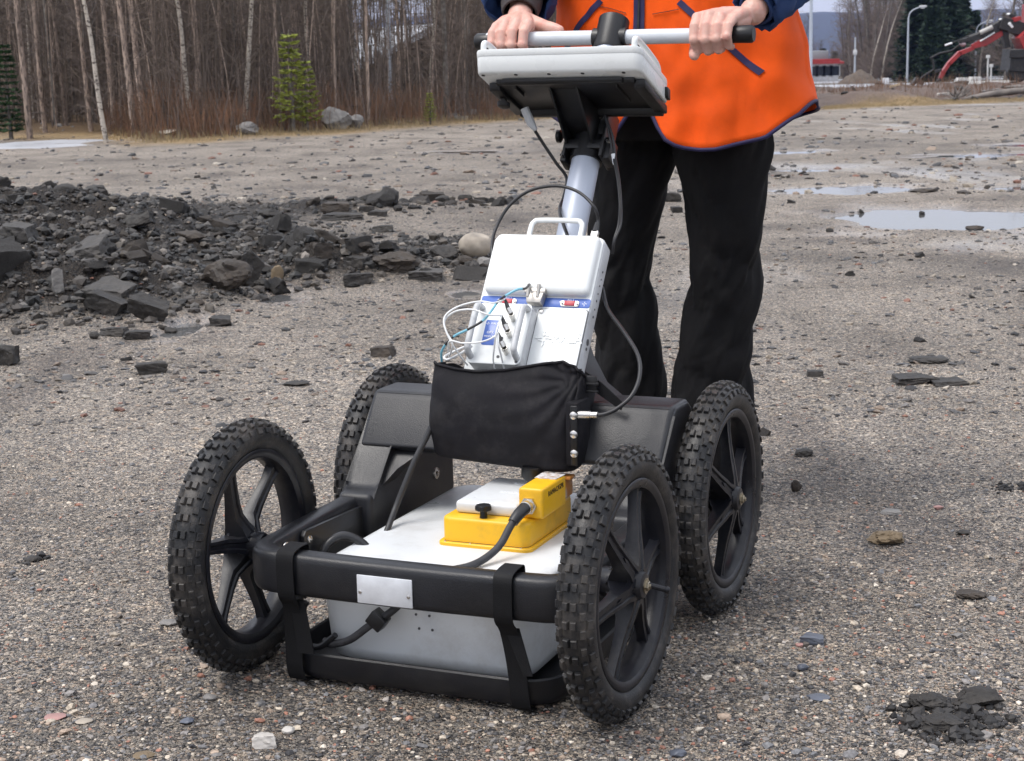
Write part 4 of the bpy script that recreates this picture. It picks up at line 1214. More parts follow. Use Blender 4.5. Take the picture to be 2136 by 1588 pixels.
def EDGE_L(x): return np.interp(x, _ex, _ey) + fbm(np.asarray(x, float) * .8, 0 * np.asarray(x, float), 3, 5) * 1.2
_er = [gfar(x, y)[:2] for x, y in ((1500, 238), (1700, 228), (1900, 221), (2136, 212), (2400, 205))]
_rx = np.array([p[0] for p in _er]); _ry = np.array([p[1] for p in _er])
def EDGE_R(x): return np.interp(x, _rx, _ry) + fbm(np.asarray(x, float) * .5, 0 * np.asarray(x, float), 3, 6) * 1.5
def Hs(x, y): return float(H(np.array([x]), np.array([y]))[0])
def hit(x, y):
    d = _ray(x, y); p = gfar(x, y)
    for i in range(14):
        z = Hs(p[0], p[1]); t = (z - CAM_H) / d[2]; q = CAMO + t * d
        p = p * .4 + q * .6
    return np.array([p[0], p[1], Hs(p[0], p[1])])

ya = np.concatenate([[-60, -12, -3], np.geomspace(.5, 14, 560), np.geomspace(14.1, 42, 150), np.geomspace(43, 90, 46), [100, 130, 170, 220, 300, 450, 800, 1500, 3500]])
ra_ = np.concatenate([[-14, -5, -2, -1, -.6], np.linspace(-.40, .40, 430), [.6, 1, 2, 5, 14]])
YY, RR = np.meshgrid(ya, ra_, indexing='ij')
XX = RR * (np.abs(YY) + .6)
HH = H(XX, YY)
HH = np.where(YY > 150, terr(150.0), HH); HH = np.where(YY < .3, 0, HH)
nr, nc = XX.shape
idx = np.arange(nr * nc).reshape(nr, nc)
quads = np.stack([idx[:-1, :-1], idx[:-1, 1:], idx[1:, 1:], idx[1:, :-1]], -1).reshape(-1, 4)
def fast_mesh(name, V, Fq, k, mat, cols=None, smooth=True, alpha=None):
    me = bpy.data.meshes.new(name)
    nF = len(Fq)
    me.vertices.add(len(V)); me.vertices.foreach_set('co', np.asarray(V, np.float32).ravel())
    me.loops.add(nF * k); me.loops.foreach_set('vertex_index', np.asarray(Fq, np.int32).ravel())
    me.polygons.add(nF); me.polygons.foreach_set('loop_start', np.arange(0, nF * k, k, dtype=np.int32))
    try: me.polygons.foreach_set('loop_total', np.full(nF, k, np.int32))
    except Exception: pass
    me.polygons.foreach_set('use_smooth', np.full(nF, smooth))
    me.materials.append(mat)
    if cols is not None:
        a = me.color_attributes.new('Col', 'FLOAT_COLOR', 'POINT')
        c4 = np.ones((len(V), 4), np.float32); c4[:, :3] = cols
        if alpha is not None: c4[:, 3] = alpha
        a.data.foreach_set('color', c4.ravel())
    me.update(); me.validate()
    return me

# what the ground is made of, place by place
mnd = 0
for cx, cy, rx, ry, a in MOUNDS: mnd = mnd + a * np.exp(-((XX - cx) / rx) ** 2 - ((YY - cy) / ry) ** 2)
rub = np.clip(mnd / .07 + fbm(XX * 1.3, YY * 1.3, 4, 61) * 1.2, 0, 1)
sand = np.array([.315, .302, .282]); dark = np.array([.032, .028, .025]); wetc = np.array([.15, .13, .12])
C = np.empty(XX.shape + (3,)); C[:] = sand
big = fbm(XX * .35, YY * .25, 4, 62)
C = C * (1 + big[..., None] * .5)
# damp fresh gravel in the foreground, dry toward the back
damp = np.clip((4.4 - YY + fbm(XX * 1.1, YY * 1.1, 4, 63) * 3.4) / 3.0, 0, 1) * .62
C = C * (1 - damp[..., None]) + np.array([.108, .094, .077]) * damp[..., None]
spk = np.clip(fbm(XX * 2.6, YY * 1.2, 6, 64) * 4.5 - .3, 0, 1) * .62
C = C * (1 - spk[..., None]) + np.array([.11, .10, .095]) * spk[..., None]
C = C * (1 - rub[..., None]) + dark * rub[..., None]
wet = np.zeros(XX.shape)
for e, dep, _ in PUDE:
    m_ = pmask(XX, YY, e, 1.35) * .8; wet = np.maximum(wet, m_)
C = C * (1 - wet[..., None] * .6) + wetc * wet[..., None] * .6
film = np.clip(fbm(XX * 1.1, YY * .45, 5, 68) * 3.4 - .12, 0, 1) * np.clip((YY - 4.5) / 3, 0, 1) * np.clip((40 - YY) / 6, 0, 1) * np.clip(.45 + (XX + .5) / 4, .4, 1) * .85
wet = np.maximum(wet, film)
C = C * (1 - film[..., None] * .25)
dirtm = np.clip((YY - EDGE_R(XX)) / 1.0, 0, 1) * (XX > 1)
C = C * (1 - dirtm[..., None]) + np.array([.13, .10, .085]) * (1 + fbm(XX * .6, YY * .5, 4, 65)[..., None] * 1.2) * dirtm[..., None]
wd = np.clip((YY - EDGE_L(XX)) / .8, 0, 1) * (XX < 3)
C = C * (1 - wd[..., None]) + np.array([.11, .075, .042]) * wd[..., None]
vg = np.exp(-((YY - EDGE_R(XX) - .5) / .8) ** 2) * (XX > 1) + np.exp(-((YY - EDGE_L(XX)) / .9) ** 2) * (XX < 3)
vg = np.clip(vg * (1 + fbm(XX * 1.5, YY, 3, 66) * 2), 0, 1) * .85
C = C * (1 - vg[..., None]) + np.array([.34, .26, .14]) * vg[..., None]
farm = np.clip((YY - 72) / 3, 0, 1); C = C * (1 - farm[..., None]) + np.array([.10, .09, .065]) * farm[..., None]

gm, nt, b = nt_new('gravel ground')
tc = N(nt, 'ShaderNodeTexCoord'); at = N(nt, 'ShaderNodeAttribute'); at.attribute_name = 'Col'
def vor(scale, seed=0):
    v = N(nt, 'ShaderNodeTexVoronoi'); v.inputs['Scale'].default_value = scale
    mp = N(nt, 'ShaderNodeMapping'); mp.inputs['Location'].default_value = (seed, seed * 2, seed); nt.links.new(tc.outputs['Object'], mp.inputs[0]); nt.links.new(mp.outputs[0], v.inputs['Vector'])
    s = N(nt, 'ShaderNodeSeparateColor'); nt.links.new(v.outputs['Color'], s.inputs[0]); return v, s
v1, s1 = vor(330); v2, s2 = vor(150, 3); v3, s3 = vor(42, 5)
g1 = ramp(nt, s1.outputs[0], [(0, (.14, .14, .15)), (.28, (.42, .40, .40)), (.5, (.9, .88, .83)), (.75, (1.45, 1.34, 1.18)), (.92, (1.5, 1.1, .85)), (1, (2.3, 2.2, 2.1))])
g2 = ramp(nt, s2.outputs[1], [(0, (.18, .18, .20)), (.25, (.5, .49, .50)), (.55, (1.0, .97, .93)), (.85, (1.55, 1.38, 1.2)), (1, (2.4, 2.2, 2.0))])
g3 = ramp(nt, s3.outputs[0], [(0, (.55, .56, .6)), (.15, (.9, .9, .92)), (.8, (1.04, 1.02, 1)), (1, (1.25, 1.15, 1.05))])
# which grains are big: a second random channel picks coarse or fine
g = mixc(nt, ramp(nt, s2.outputs[0], [(.35, 0), (.55, 1)]), g1, g2)
c = mixc(nt, 1.0, at.outputs['Color'], g, 'MULTIPLY'); c = mixc(nt, .6, c, mixc(nt, 1.0, c, g3, 'MULTIPLY'))
nz = N(nt, 'ShaderNodeTexNoise'); nz.inputs['Scale'].default_value = 1.3; nz.inputs['Detail'].default_value = 9; nz.inputs['Roughness'].default_value = .7; nt.links.new(tc.outputs['Object'], nz.inputs['Vector'])
c = mixc(nt, 1.0, c, ramp(nt, nz.outputs[0], [(.3, .72), (.5, 1.0), (.7, 1.18)]), 'MULTIPLY')
nt.links.new(c, b.inputs['Base Color'])
lum = N(nt, 'ShaderNodeSeparateColor'); nt.links.new(at.outputs['Color'], lum.inputs[0])
ro = ramp(nt, lum.outputs[0], [(.03, .55), (.16, .62), (.30, .85)])
wf = ramp(nt, at.outputs['Alpha'], [(0.05, 1), (.75, 0)])
nt.links.new(mixc(nt, wf, ro, (.10, .10, .10)), b.inputs['Roughness'])
nt.links.new(mixc(nt, wf, (.25, .25, .25), (.75, .75, .75)), b.inputs['Specular IOR Level'])
bm1 = N(nt, 'ShaderNodeBump'); bm1.inputs['Distance'].default_value = .005; nt.links.new(ramp(nt, at.outputs['Alpha'], [(0.05, .12), (.8, .9)]), bm1.inputs['Strength']); bm1.invert = True
nt.links.new(v1.outputs['Distance'], bm1.inputs['Height'])
bm2 = N(nt, 'ShaderNodeBump'); bm2.inputs['Distance'].default_value = .008; nt.links.new(ramp(nt, at.outputs['Alpha'], [(0.05, .12), (.8, .8)]), bm2.inputs['Strength']); bm2.invert = True
nt.links.new(v2.outputs['Distance'], bm2.inputs['Height']); nt.links.new(bm1.outputs[0], bm2.inputs['Normal']); nt.links.new(bm2.outputs[0], b.inputs['Normal'])

gme = fast_mesh('ground', np.stack([XX, YY, HH], -1).reshape(-1, 3), quads, 4, gm, C.reshape(-1, 3), alpha=1 - wet.reshape(-1))
tag(link('ground', gme), 'grey gravel lot with damp brown foreground', None, None, 'structure')

# ---- water standing in the hollows
water, nt, b = nt_new('standing water')
b.inputs['Base Color'].default_value = (.10, .10, .10, 1); b.inputs['Roughness'].default_value = .04; b.inputs['IOR'].default_value = 1.33; b.inputs['Specular IOR Level'].default_value = .9
nz = N(nt, 'ShaderNodeTexNoise'); nz.inputs['Scale'].default_value = 9; tc = N(nt, 'ShaderNodeTexCoord'); nt.links.new(tc.outputs['Object'], nz.inputs['Vector'])
bb = N(nt, 'ShaderNodeBump'); bb.inputs['Distance'].default_value = .0006; nt.links.new(nz.outputs[0], bb.inputs['Height']); nt.links.new(bb.outputs[0], b.inputs['Normal'])
icy = M('pale milky water', (.46, .47, .50), .35, var=.12, vs=1.2)
for e, dep, lab in PUDE:
    cx, cy, rx, ry = e; n = 48
    z = float(terr(cy)) - dep * .62
    for cx0, cy0, rx0, ry0, a in MOUNDS: z += 0
    V = [(cx, cy, z)] + [(cx + 1.22 * rx * math.cos(2 * math.pi * k / n), cy + 1.35 * ry * math.sin(2 * math.pi * k / n), z) for k in range(n)]
    mb = MB(); mb.add((V, [(0, k + 1, (k + 1) % n + 1) for k in range(n)]))
    o = obj('puddle', mb, icy if 'flooded' in lab else water, None, 180, fixn=False); tag(o, lab, None, None, 'structure')

# ================================================================ loose stones
stm, nt, b = nt_new('loose stone')
at = N(nt, 'ShaderNodeAttribute'); at.attribute_name = 'Col'; tc = N(nt, 'ShaderNodeTexCoord')
nz = N(nt, 'ShaderNodeTexNoise'); nz.inputs['Scale'].default_value = 220; nz.inputs['Detail'].default_value = 5; nt.links.new(tc.outputs['Object'], nz.inputs['Vector'])
nt.links.new(mixc(nt, 1.0, at.outputs['Color'], ramp(nt, nz.outputs[0], [(.3, .65), (.7, 1.3)]), 'MULTIPLY'), b.inputs['Base Color'])
b.inputs['Roughness'].default_value = .62
PAL = np.array([(.20, .19, .19), (.13, .13, .14), (.045, .045, .05), (.32, .25, .20), (.42, .37, .31), (.30, .15, .11), (.14, .145, .16), (.55, .50, .44), (.07, .06, .055), (.27, .25, .24)])
PAL = PAL * np.array([1.02, .99, .93])
PW = np.array([.20, .15, .15, .10, .10, .05, .08, .045, .055, .07]); PW /= PW.sum()
def scatter_stones(name, n, Y0, Y1, size, flat=.55, dens=1.0, pal=PAL, pw=PW, filt=None, sub=1, seed=1, half=.36, label=None, sig=.45, colmul=1.0, sink=.28):
    rs = np.random.RandomState(seed)
    Y = (Y0 ** -dens + rs.uniform(0, 1, n) * (Y1 ** -dens - Y0 ** -dens)) ** (-1 / dens)
    X = rs.uniform(-half, half, n) * (Y + .5)
    if filt is not None:
        k = filt(X, Y, rs); X, Y = X[k], Y[k]; n = len(X)
    s = size(Y) * np.minimum(np.exp(rs.normal(size=n) * sig), 2.6)
    bv, bf = ico(sub); nv = len(bv)
    dirs = rs.normal(size=(n, 3)); 
    base = np.repeat(bv[None], n, 0)
    sc = np.stack([rs.uniform(.7, 1.25, n), rs.uniform(.6, 1.0, n), rs.uniform(.6, 1.25, n) * flat], 1)
    jit = rs.uniform(.72, 1.22, (n, nv, 1))
    base = base * jit
    # rotate a little about a random horizontal axis, then scale, then yaw
    base = base * sc[:, None]
    a = rs.uniform(0, 2 * np.pi, n); ca, sa = np.cos(a), np.sin(a)
    til = rs.normal(size=n) * .3; ct, st_ = np.cos(til), np.sin(til)
    y1 = base[..., 1] * ct[:, None] - base[..., 2] * st_[:, None]; z1 = base[..., 1] * st_[:, None] + base[..., 2] * ct[:, None]
    x2 = base[..., 0] * ca[:, None] - y1 * sa[:, None]; y2 = base[..., 0] * sa[:, None] + y1 * ca[:, None]
    Z = H(X, Y)
    V = np.stack([x2 * s[:, None] + X[:, None], y2 * s[:, None] + Y[:, None], z1 * s[:, None] + (Z + s * flat * (.5 - sink))[:, None]], -1).reshape(-1, 3)
    Fq = (np.array(bf)[None] + (np.arange(n) * nv)[:, None, None]).reshape(-1, 3)
    ci = rs.choice(len(pal), n, p=pw); cc = pal[ci] * rs.uniform(.75, 1.25, (n, 1)) * colmul
    if callable(colmul): pass
    me = fast_mesh(name, V, Fq, 3, stm, np.repeat(cc, nv, 0), smooth=False)
    return tag(link(name, me), label, None, None, 'stuff')
def notpud(X, Y, rs):
    k = np.ones(len(X), bool)
    for e, dep, _ in PUDE: k &= ~((pmask(X, Y, e) > .5) & (rs.uniform(size=len(X)) < .93))
    return k
def clumpy(X, Y, rs):
    return notpud(X, Y, rs) & (fbm(X * 1.6, Y * 1.1, 4, 72) + .12 > rs.uniform(-.12, .34, len(X)))
def inrub(X, Y):
    m_ = 0
    for cx, cy, rx, ry, a in MOUNDS: m_ = m_ + a * np.exp(-((X - cx) / rx) ** 2 - ((Y - cy) / ry) ** 2)
    return m_
_ico0 = None
scatter_stones('gravel', 64000, 1.5, 4.6, lambda Y: .0026 + .0007 * Y * 0, dens=1.0, filt=lambda X, Y, rs: fbm(X * 2.2, Y * 1.6, 4, 73) + .3 > rs.uniform(-.1, .45, len(X)), seed=11, label='fine mixed grit in the foreground', colmul=1.05, sig=.38)
scatter_stones('gravel', 11000, 1.5, 6.5, lambda Y: .0040 + 0 * Y, filt=clumpy, seed=12, label='small mixed pebbles around the cart', sig=.45)
scatter_stones('gravel', 10000, 4.5, 16, lambda Y: .0055 + .0004 * Y, filt=clumpy, seed=13, label='scattered pebbles and dark chips on the middle of the lot', pal=PAL * .6, flat=.42, sig=.5)
scatter_stones('gravel', 2600, 12, 34, lambda Y: .015 + .0005 * Y, filt=notpud, seed=14, label='dark crumbs strewn over the far lot', pal=PAL * .6, flat=.4, sig=.55)
scatter_stones('gravel', 5200, 5.2, 13.5, lambda Y: .010 + 0 * Y, filt=lambda X, Y, rs: notpud(X, Y, rs) & ((fbm(X * .8, Y * .8, 3, 71) + .1 > rs.uniform(-.1, .25, len(X))) | (inrub(X, Y) > .03)), seed=15, label='flat dark asphalt flakes spread around the rubble', pal=PAL * .38, flat=.35, sig=.5)
scatter_stones('rubble_crumbs', 38000, 5.8, 13.5, lambda Y: .013 + 0 * Y, filt=lambda X, Y, rs: inrub(X, Y) > rs.uniform(.008, .05, len(X)), seed=16, label='crumbs of broken asphalt and earth filling the rubble bank', pal=np.array([(.03, .028, .026), (.05, .042, .036), (.09, .075, .06), (.12, .11, .10), (.24, .21, .18), (.015, .015, .015)]) * .75, pw=np.array([.32, .27, .17, .11, .03, .10]), half=.42, flat=.7, sig=.6)

# ---- single stones and chunks, each a thing of its own
def stone_mat(name, col, rough=.7, bump=.010, bs=38, **k): return M(name, col, rough, var=.4, vs=11, bump=bump, bs=bs, bd=10, rvar=.18, **k)
asph = stone_mat('broken asphalt', (.021, .018, .0155), .7, dust=(.10, .09, .08), dustamt=.4)
asphtop = stone_mat('weathered asphalt face', (.046, .042, .038), .7, dust=(.11, .10, .095), dustamt=.5)
brown = stone_mat('earthy clod', (.040, .031, .024), .75, dust=(.11, .09, .07), dustamt=.4)
greyst = stone_mat('grey stone', (.19, .18, .17), .75)
pale = stone_mat('pale granite', (.34, .295, .24), .75, bump=.002)
pink = stone_mat('pink stone', (.34, .19, .17), .55, bump=.001)
bluest = stone_mat('blue grey stone', (.085, .095, .12), .45, bump=.001)
yel = stone_mat('ochre stone', (.17, .125, .075), .8, bump=.008, dust=(.08, .06, .04), dustamt=.8)
whst = stone_mat('whitish stone', (.50, .47, .43), .7, bump=.002)
MT = dict(a=asph, t=asphtop, b=brown, g=greyst, p=pale, k=pink, u=bluest, y=yel, w=whst)
sc_ = [0]
def stone(name, label, cat, x, yb, w, h, mt, boxy=0, dep=.8, tilt=0.0, roll=0.0, yaw=None, sub=3, rough=.06, cut=.74, group=None, sink=.12, planes=9):
    """w, h are the pixel size it shows; it stands on the ground point seen at (x, yb)"""
    sc_[0] += 1
    p = hit(x, yb); dist = (p - CAMO) @ FW; pp = dist / F_PX
    W_ = w * pp / 2; Hh = h * pp / 2 * 1.0
    D_ = W_ * dep
    v, f = rock(100 + sc_[0] * 7, 4 if w > 45 else sub, 1, 1, 1, planes, cut, rough, boxy)
    if mt != 'p': v = v + (vn3(v * 21 + 5, 7)[:, None] - .5) * v * .10 + (vn3(v * 6.5 + 9, 17)[:, None] - .5) * v * .16
    v = v / np.abs(v).max(0)
    # seen from above at an angle the depth adds to the height on screen
    dn = (CAM_H - p[2]) / max(dist, .1)
    Hh = max(Hh - D_ * dn * .75, W_ * .14)
    v = v * np.array([W_, D_, Hh])
    E_ = Euler((tilt, roll, yaw if yaw is not None else random.uniform(-.4, .4))).to_matrix()
    v = v @ np.array(E_).T
    zmin = v[:, 2].min()
    v[:, 2] -= zmin + (v[:, 2].max() - zmin) * sink
    mb = MB(); mb.add((v, f))
    o = obj(name, mb, MT[mt], None, 28)
    o.location = (p[0], p[1] + D_ * .6, p[2]); tag(o, label, cat, group)
    return o
S = stone
S('asphalt_slab', 'flat grey-topped asphalt slab resting high on the rubble at the left edge', 'asphalt chunk', 33, 492, 84, 48, 't', 1, 1.0, tilt=.12, roll=.05)
S('asphalt_block', 'small square asphalt block standing on the very top of the rubble bank at left', 'asphalt chunk', 87, 416, 24, 24, 'a', 1)
S('asphalt_slab', 'thin asphalt slab tilted up toward the right near the back of the rubble', 'asphalt chunk', 290, 480, 62, 34, 'a', 1, .9, tilt=-.2, roll=-.35)
S('asphalt_slab', 'broad grey-faced asphalt slab leaning toward the camera in the middle of the left rubble', 'asphalt chunk', 183, 545, 100, 38, 't', 1, .9, tilt=.35, roll=-.15)
S('asphalt_slab', 'upright grey asphalt slab standing on edge just left of the leaning broad slab', 'asphalt chunk', 120, 578, 26, 64, 'g', 1, .4)
S('asphalt_slab', 'long dark slab sloping down to the right below the leaning broad slab', 'asphalt chunk', 215, 588, 86, 44, 'a', 1, .7, roll=.35)
S('asphalt_slab', 'wide grey weathered slab lying at the front of the rubble, left of the dark boulder', 'asphalt chunk', 225, 632, 98, 42, 't', 1, .9, tilt=.25, roll=.15)
S('asphalt_slab', 'dark slab tipped down at the front right foot of the left rubble', 'asphalt chunk', 310, 672, 92, 50, 'a', 1, .6, roll=.32, tilt=.3)
S('asphalt_block', 'low dark block left of the puddle between the blocks', 'asphalt chunk', 238, 701, 66, 26, 'a', 1)
S('asphalt_block', 'low dark block touching the left side of the small puddle', 'asphalt chunk', 288, 708, 60, 26, 'a', 1)
S('asphalt_chunk', 'small rounded dark chunk sitting in the small puddle between the blocks', 'asphalt chunk', 356, 698, 32, 22, 'a')
S('asphalt_chunk', 'small black chunk at the far left foot of the rubble', 'asphalt chunk', 196, 708, 24, 20, 'a')
S('asphalt_block', 'oblong black block lying alone by the glistening water in front of the boulder', 'asphalt chunk', 458, 681, 58, 28, 'a', 1)
S('asphalt_block', 'sharp-edged black block lying alone on open gravel left of the rear wheel', 'asphalt chunk', 312, 780, 70, 34, 'a', 1, .7)
S('asphalt_chunk', 'dark brown angular chunk alone on the gravel just left of the optical module', 'asphalt chunk', 800, 745, 52, 30, 'b', 1, .7)
S('asphalt_chunk', 'large black chunk cut off by the left edge of the picture', 'asphalt chunk', 12, 762, 56, 56, 'a', 1)
S('boulder', 'big rounded dark boulder, the largest lump in the middle of the rubble row', 'boulder', 472, 604, 112, 88, 'b', 0, .9, rough=.12, cut=.8)
S('asphalt_slab', 'slab leaning against the right side of the big dark boulder', 'asphalt chunk', 522, 600, 60, 80, 'a', 1, .4, roll=.6)
S('stone', 'upright ochre-brown stone between the dark boulder and the grey block', 'stone', 578, 592, 28, 46, 'y', 0, .8)
S('asphalt_chunk', 'dark lump right beside the ochre stone', 'asphalt chunk', 545, 603, 44, 32, 'a')
S('asphalt_block', 'block with a grey square face in the middle of the rubble row', 'asphalt chunk', 672, 570, 48, 48, 'b', 1)
S('asphalt_slab', 'black slab lying on top of the stacked pair right of the grey-faced block', 'asphalt chunk', 742, 545, 54, 30, 'a', 1)
S('asphalt_slab', 'dark slab underneath the stacked pair right of the grey-faced block', 'asphalt chunk', 742, 572, 66, 34, 'a', 1)
S('asphalt_chunk', 'black lump topping the pile behind the stacked pair', 'asphalt chunk', 742, 524, 42, 30, 'a')
S('earth_clod', 'large crumbly brown clod of earth in the rubble row left of the pale boulder', 'clod', 825, 570, 104, 58, 'b', 0, .8, rough=.16, cut=.85)
S('asphalt_chunk', 'dark jagged chunk between the earth clod and the pale boulder', 'asphalt chunk', 925, 540, 66, 44, 'a')
S('asphalt_slab', 'flat grey slab lying at the front foot of the rubble row below the earth clod', 'asphalt chunk', 893, 586, 82, 32, 't', 1, .9)
S('boulder', 'smooth pale granite boulder at the right end of the rubble row beside the control unit', 'boulder', 992, 538, 72, 60, 'p', 0, .9, rough=.03, cut=.95, sink=.05)
S('stone', 'round dark grey stone just below the pale granite boulder', 'stone', 1008, 558, 38, 28, 'g')
S('stone', 'smaller dark stone left below the pale granite boulder', 'stone', 970, 552, 34, 24, 'b')
S('asphalt_slab', 'thick slab on top of the small stack at the back of the rubble', 'asphalt chunk', 702, 443, 72, 28, 'b', 1)
S('asphalt_slab', 'long low slab under the small stack at the back of the rubble', 'asphalt chunk', 714, 459, 98, 20, 'a', 1)
S('asphalt_chunk', 'small dark wedge right of the stack at the back of the rubble', 'asphalt chunk', 765, 442, 34, 16, 'a', 1)
S('asphalt_chunk', 'flat dark chip right behind the small wedge at the back of the rubble', 'asphalt chunk', 790, 450, 40, 15, 'a', 1)
S('asphalt_chunk', 'small upright dark chunk on the far gravel left of the cable arch', 'asphalt chunk', 829, 441, 20, 18, 'a')
S('asphalt_block', 'small dark block alone on the far gravel left of the mast', 'asphalt chunk', 972, 418, 34, 15, 'a', 1)
S('asphalt_chunk', 'dark lump at the back edge of the rubble left of the stack', 'asphalt chunk', 560, 455, 54, 26, 'a')
S('asphalt_chunk', 'dark mound-shaped lump at the back edge of the rubble, left of centre', 'asphalt chunk', 497, 458, 62, 22, 'a')
S('asphalt_block', 'dark oblong block lying on the gravel between the two rows of rubble', 'asphalt chunk', 800, 485, 50, 20, 'a', 1)
S('asphalt_chunk', 'brown-black lump inside the ring of rubble right of the tilted thin slab', 'asphalt chunk', 395, 510, 70, 30, 'b')
S('asphalt_chunk', 'small round brown stone in the glistening water in front of the boulder', 'stone', 408, 638, 38, 20, 'b')
S('asphalt_chunk', 'dark chunk hidden partly behind the trousers, between the two legs', 'asphalt chunk', 1395, 421, 60, 26, 'a', 1)
S('asphalt_chunk', 'small dark block between the trouser legs on the gravel', 'asphalt chunk', 1412, 444, 26, 16, 'a', 1)
S('asphalt_chunk', 'small black lump standing in the long puddle at right', 'asphalt chunk', 1925, 452, 16, 15, 'a')
S('asphalt_chunk', 'dark clump at the near rim of the big puddle', 'asphalt chunk', 2035, 480, 40, 14, 'b')
S('turf_lump', 'low brownish turf lump lying beyond the long puddle', 'turf lump', 1930, 402, 66, 12, 'b')
S('asphalt_block', 'small black block alone on the gravel right of the trousers', 'asphalt chunk', 1701, 786, 36, 18, 'a', 1)
S('asphalt_slab', 'left half of the cracked thin black slab lying on the right gravel', 'asphalt chunk', 1908, 802, 96, 28, 'a', 1, .8)
S('asphalt_slab', 'right half of the cracked thin black slab lying on the right gravel', 'asphalt chunk', 1982, 804, 84, 20, 'a', 1, .8)
S('asphalt_chunk', 'crumbly black patch lying just behind the cracked thin slab', 'asphalt chunk', 1942, 758, 88, 20, 'a', 0, rough=.16)
S('asphalt_chunk', 'black curled flake on the gravel right of the rear wheel', 'asphalt chunk', 1676, 953, 50, 24, 'a')
S('stone', 'small upright brown stone right of the rear wheel hub', 'stone', 1662, 1026, 24, 34, 'b')
S('stone', 'lumpy ochre stone on the gravel at the right, the largest pale one there', 'stone', 1852, 1138, 84, 48, 'y', 0, .8, rough=.22, cut=.85)
S('stone', 'small red-brown stone above the lumpy ochre stone', 'stone', 1958, 1064, 24, 14, 'k')
S('stone', 'flat pale stone slab left above the lumpy ochre stone', 'stone', 1862, 1072, 48, 13, 'g', 1)
S('stone', 'black chip beside the pale stone at the right edge', 'stone', 2010, 1116, 34, 16, 'a')
S('stone', 'blue-grey faceted stone on the gravel right of the front wheel', 'stone', 1698, 1346, 52, 32, 'u', 1)
S('stone', 'small red stone touching the blue-grey faceted stone', 'stone', 1668, 1350, 22, 13, 'k')
S('stone', 'smaller grey-blue pebble below the blue-grey faceted stone', 'stone', 1676, 1400, 26, 22, 'u')
S('stone', 'flat oval grey stone near the bottom right of the front wheel', 'stone', 1708, 1462, 52, 15, 'u')
S('stone', 'pale pebble right of the front wheel above the ochre stone row', 'stone', 1998, 1330, 28, 14, 'g')
S('asphalt_chunk', 'dark low chunk right of the blue-grey faceted stone', 'asphalt chunk', 2030, 1250, 66, 30, 'b', 0, rough=.14)
S('asphalt_chunk', 'long glossy black lump, upper right piece of the crumbled asphalt clump', 'asphalt chunk', 2048, 1478, 128, 62, 'a', 0, .6, rough=.12)
S('asphalt_chunk', 'black crumbly lump, left piece of the crumbled asphalt clump', 'asphalt chunk', 1938, 1484, 92, 58, 'a', 0, .7, rough=.20, cut=.88)
S('asphalt_chunk', 'black crumbly lump, lowest piece of the crumbled asphalt clump', 'asphalt chunk', 1968, 1526, 96, 52, 'a', 0, .7, rough=.20, cut=.88)
S('stone', 'whitish boxy stone at the bottom centre, the largest pale one in the foreground', 'stone', 554, 1560, 54, 46, 'w', 1)
S('stone', 'small whitish stone right behind the boxy one', 'stone', 600, 1532, 30, 24, 'w')
S('stone', 'flat greenish-tan oval stone at the bottom edge left of the boxy one', 'stone', 300, 1582, 52, 20, 'y')
S('stone', 'long pink flat stone near the bottom left', 'stone', 114, 1502, 48, 18, 'k')
S('stone', 'pale grey pebble right of the long pink stone', 'stone', 172, 1510, 40, 16, 'p')
S('stone', 'grey stone near the left front wheel at the bottom', 'stone', 436, 1462, 32, 22, 'g')
S('stone', 'grey flat stone left of the front wheel', 'stone', 352, 1306, 44, 22, 'g')
S('stone', 'blue-grey stone at the bottom left behind the white one', 'stone', 390, 1512, 34, 22, 'u')
S('asphalt_chunk', 'dark crumbly patch left of the front left wheel', 'asphalt chunk', 66, 1172, 40, 20, 'a')
S('asphalt_chunk', 'thin dark flake on the gravel left of the rear left wheel', 'asphalt chunk', 617, 806, 62, 12, 'a')
S('stone', 'bluish stone at the lower right corner of the picture', 'stone', 1414, 1580, 40, 26, 'u')
_c1 = hit(1990, 1500); _c2 = hit(1940, 762); _c3 = hit(66, 1172); _c4 = hit(2110, 1020)
def near_crumbs(X, Y, rs):
    k = np.zeros(len(X), bool)
    for c, rx, ry in ((_c1, .085, .085), (_c1 + [-.04, -.03, 0], .06, .06), (_c2, .07, .06), (_c3, .03, .04), (_c4, .05, .05)):
        k |= ((X - c[0]) / rx) ** 2 + ((Y - c[1]) / ry) ** 2 < rs.uniform(0, 1.3, len(X)) ** 1
    return k
scatter_stones('asphalt_crumbs', 90000, 1.7, 4.8, lambda Y: .0052 + 0 * Y, filt=near_crumbs, seed=19, label='black tarry crumbs around the crumbled asphalt pieces', pal=np.array([(.012, .011, .011), (.03, .027, .025), (.02, .018, .018)]), pw=np.array([.5, .2, .3]), flat=.8, sig=.5)
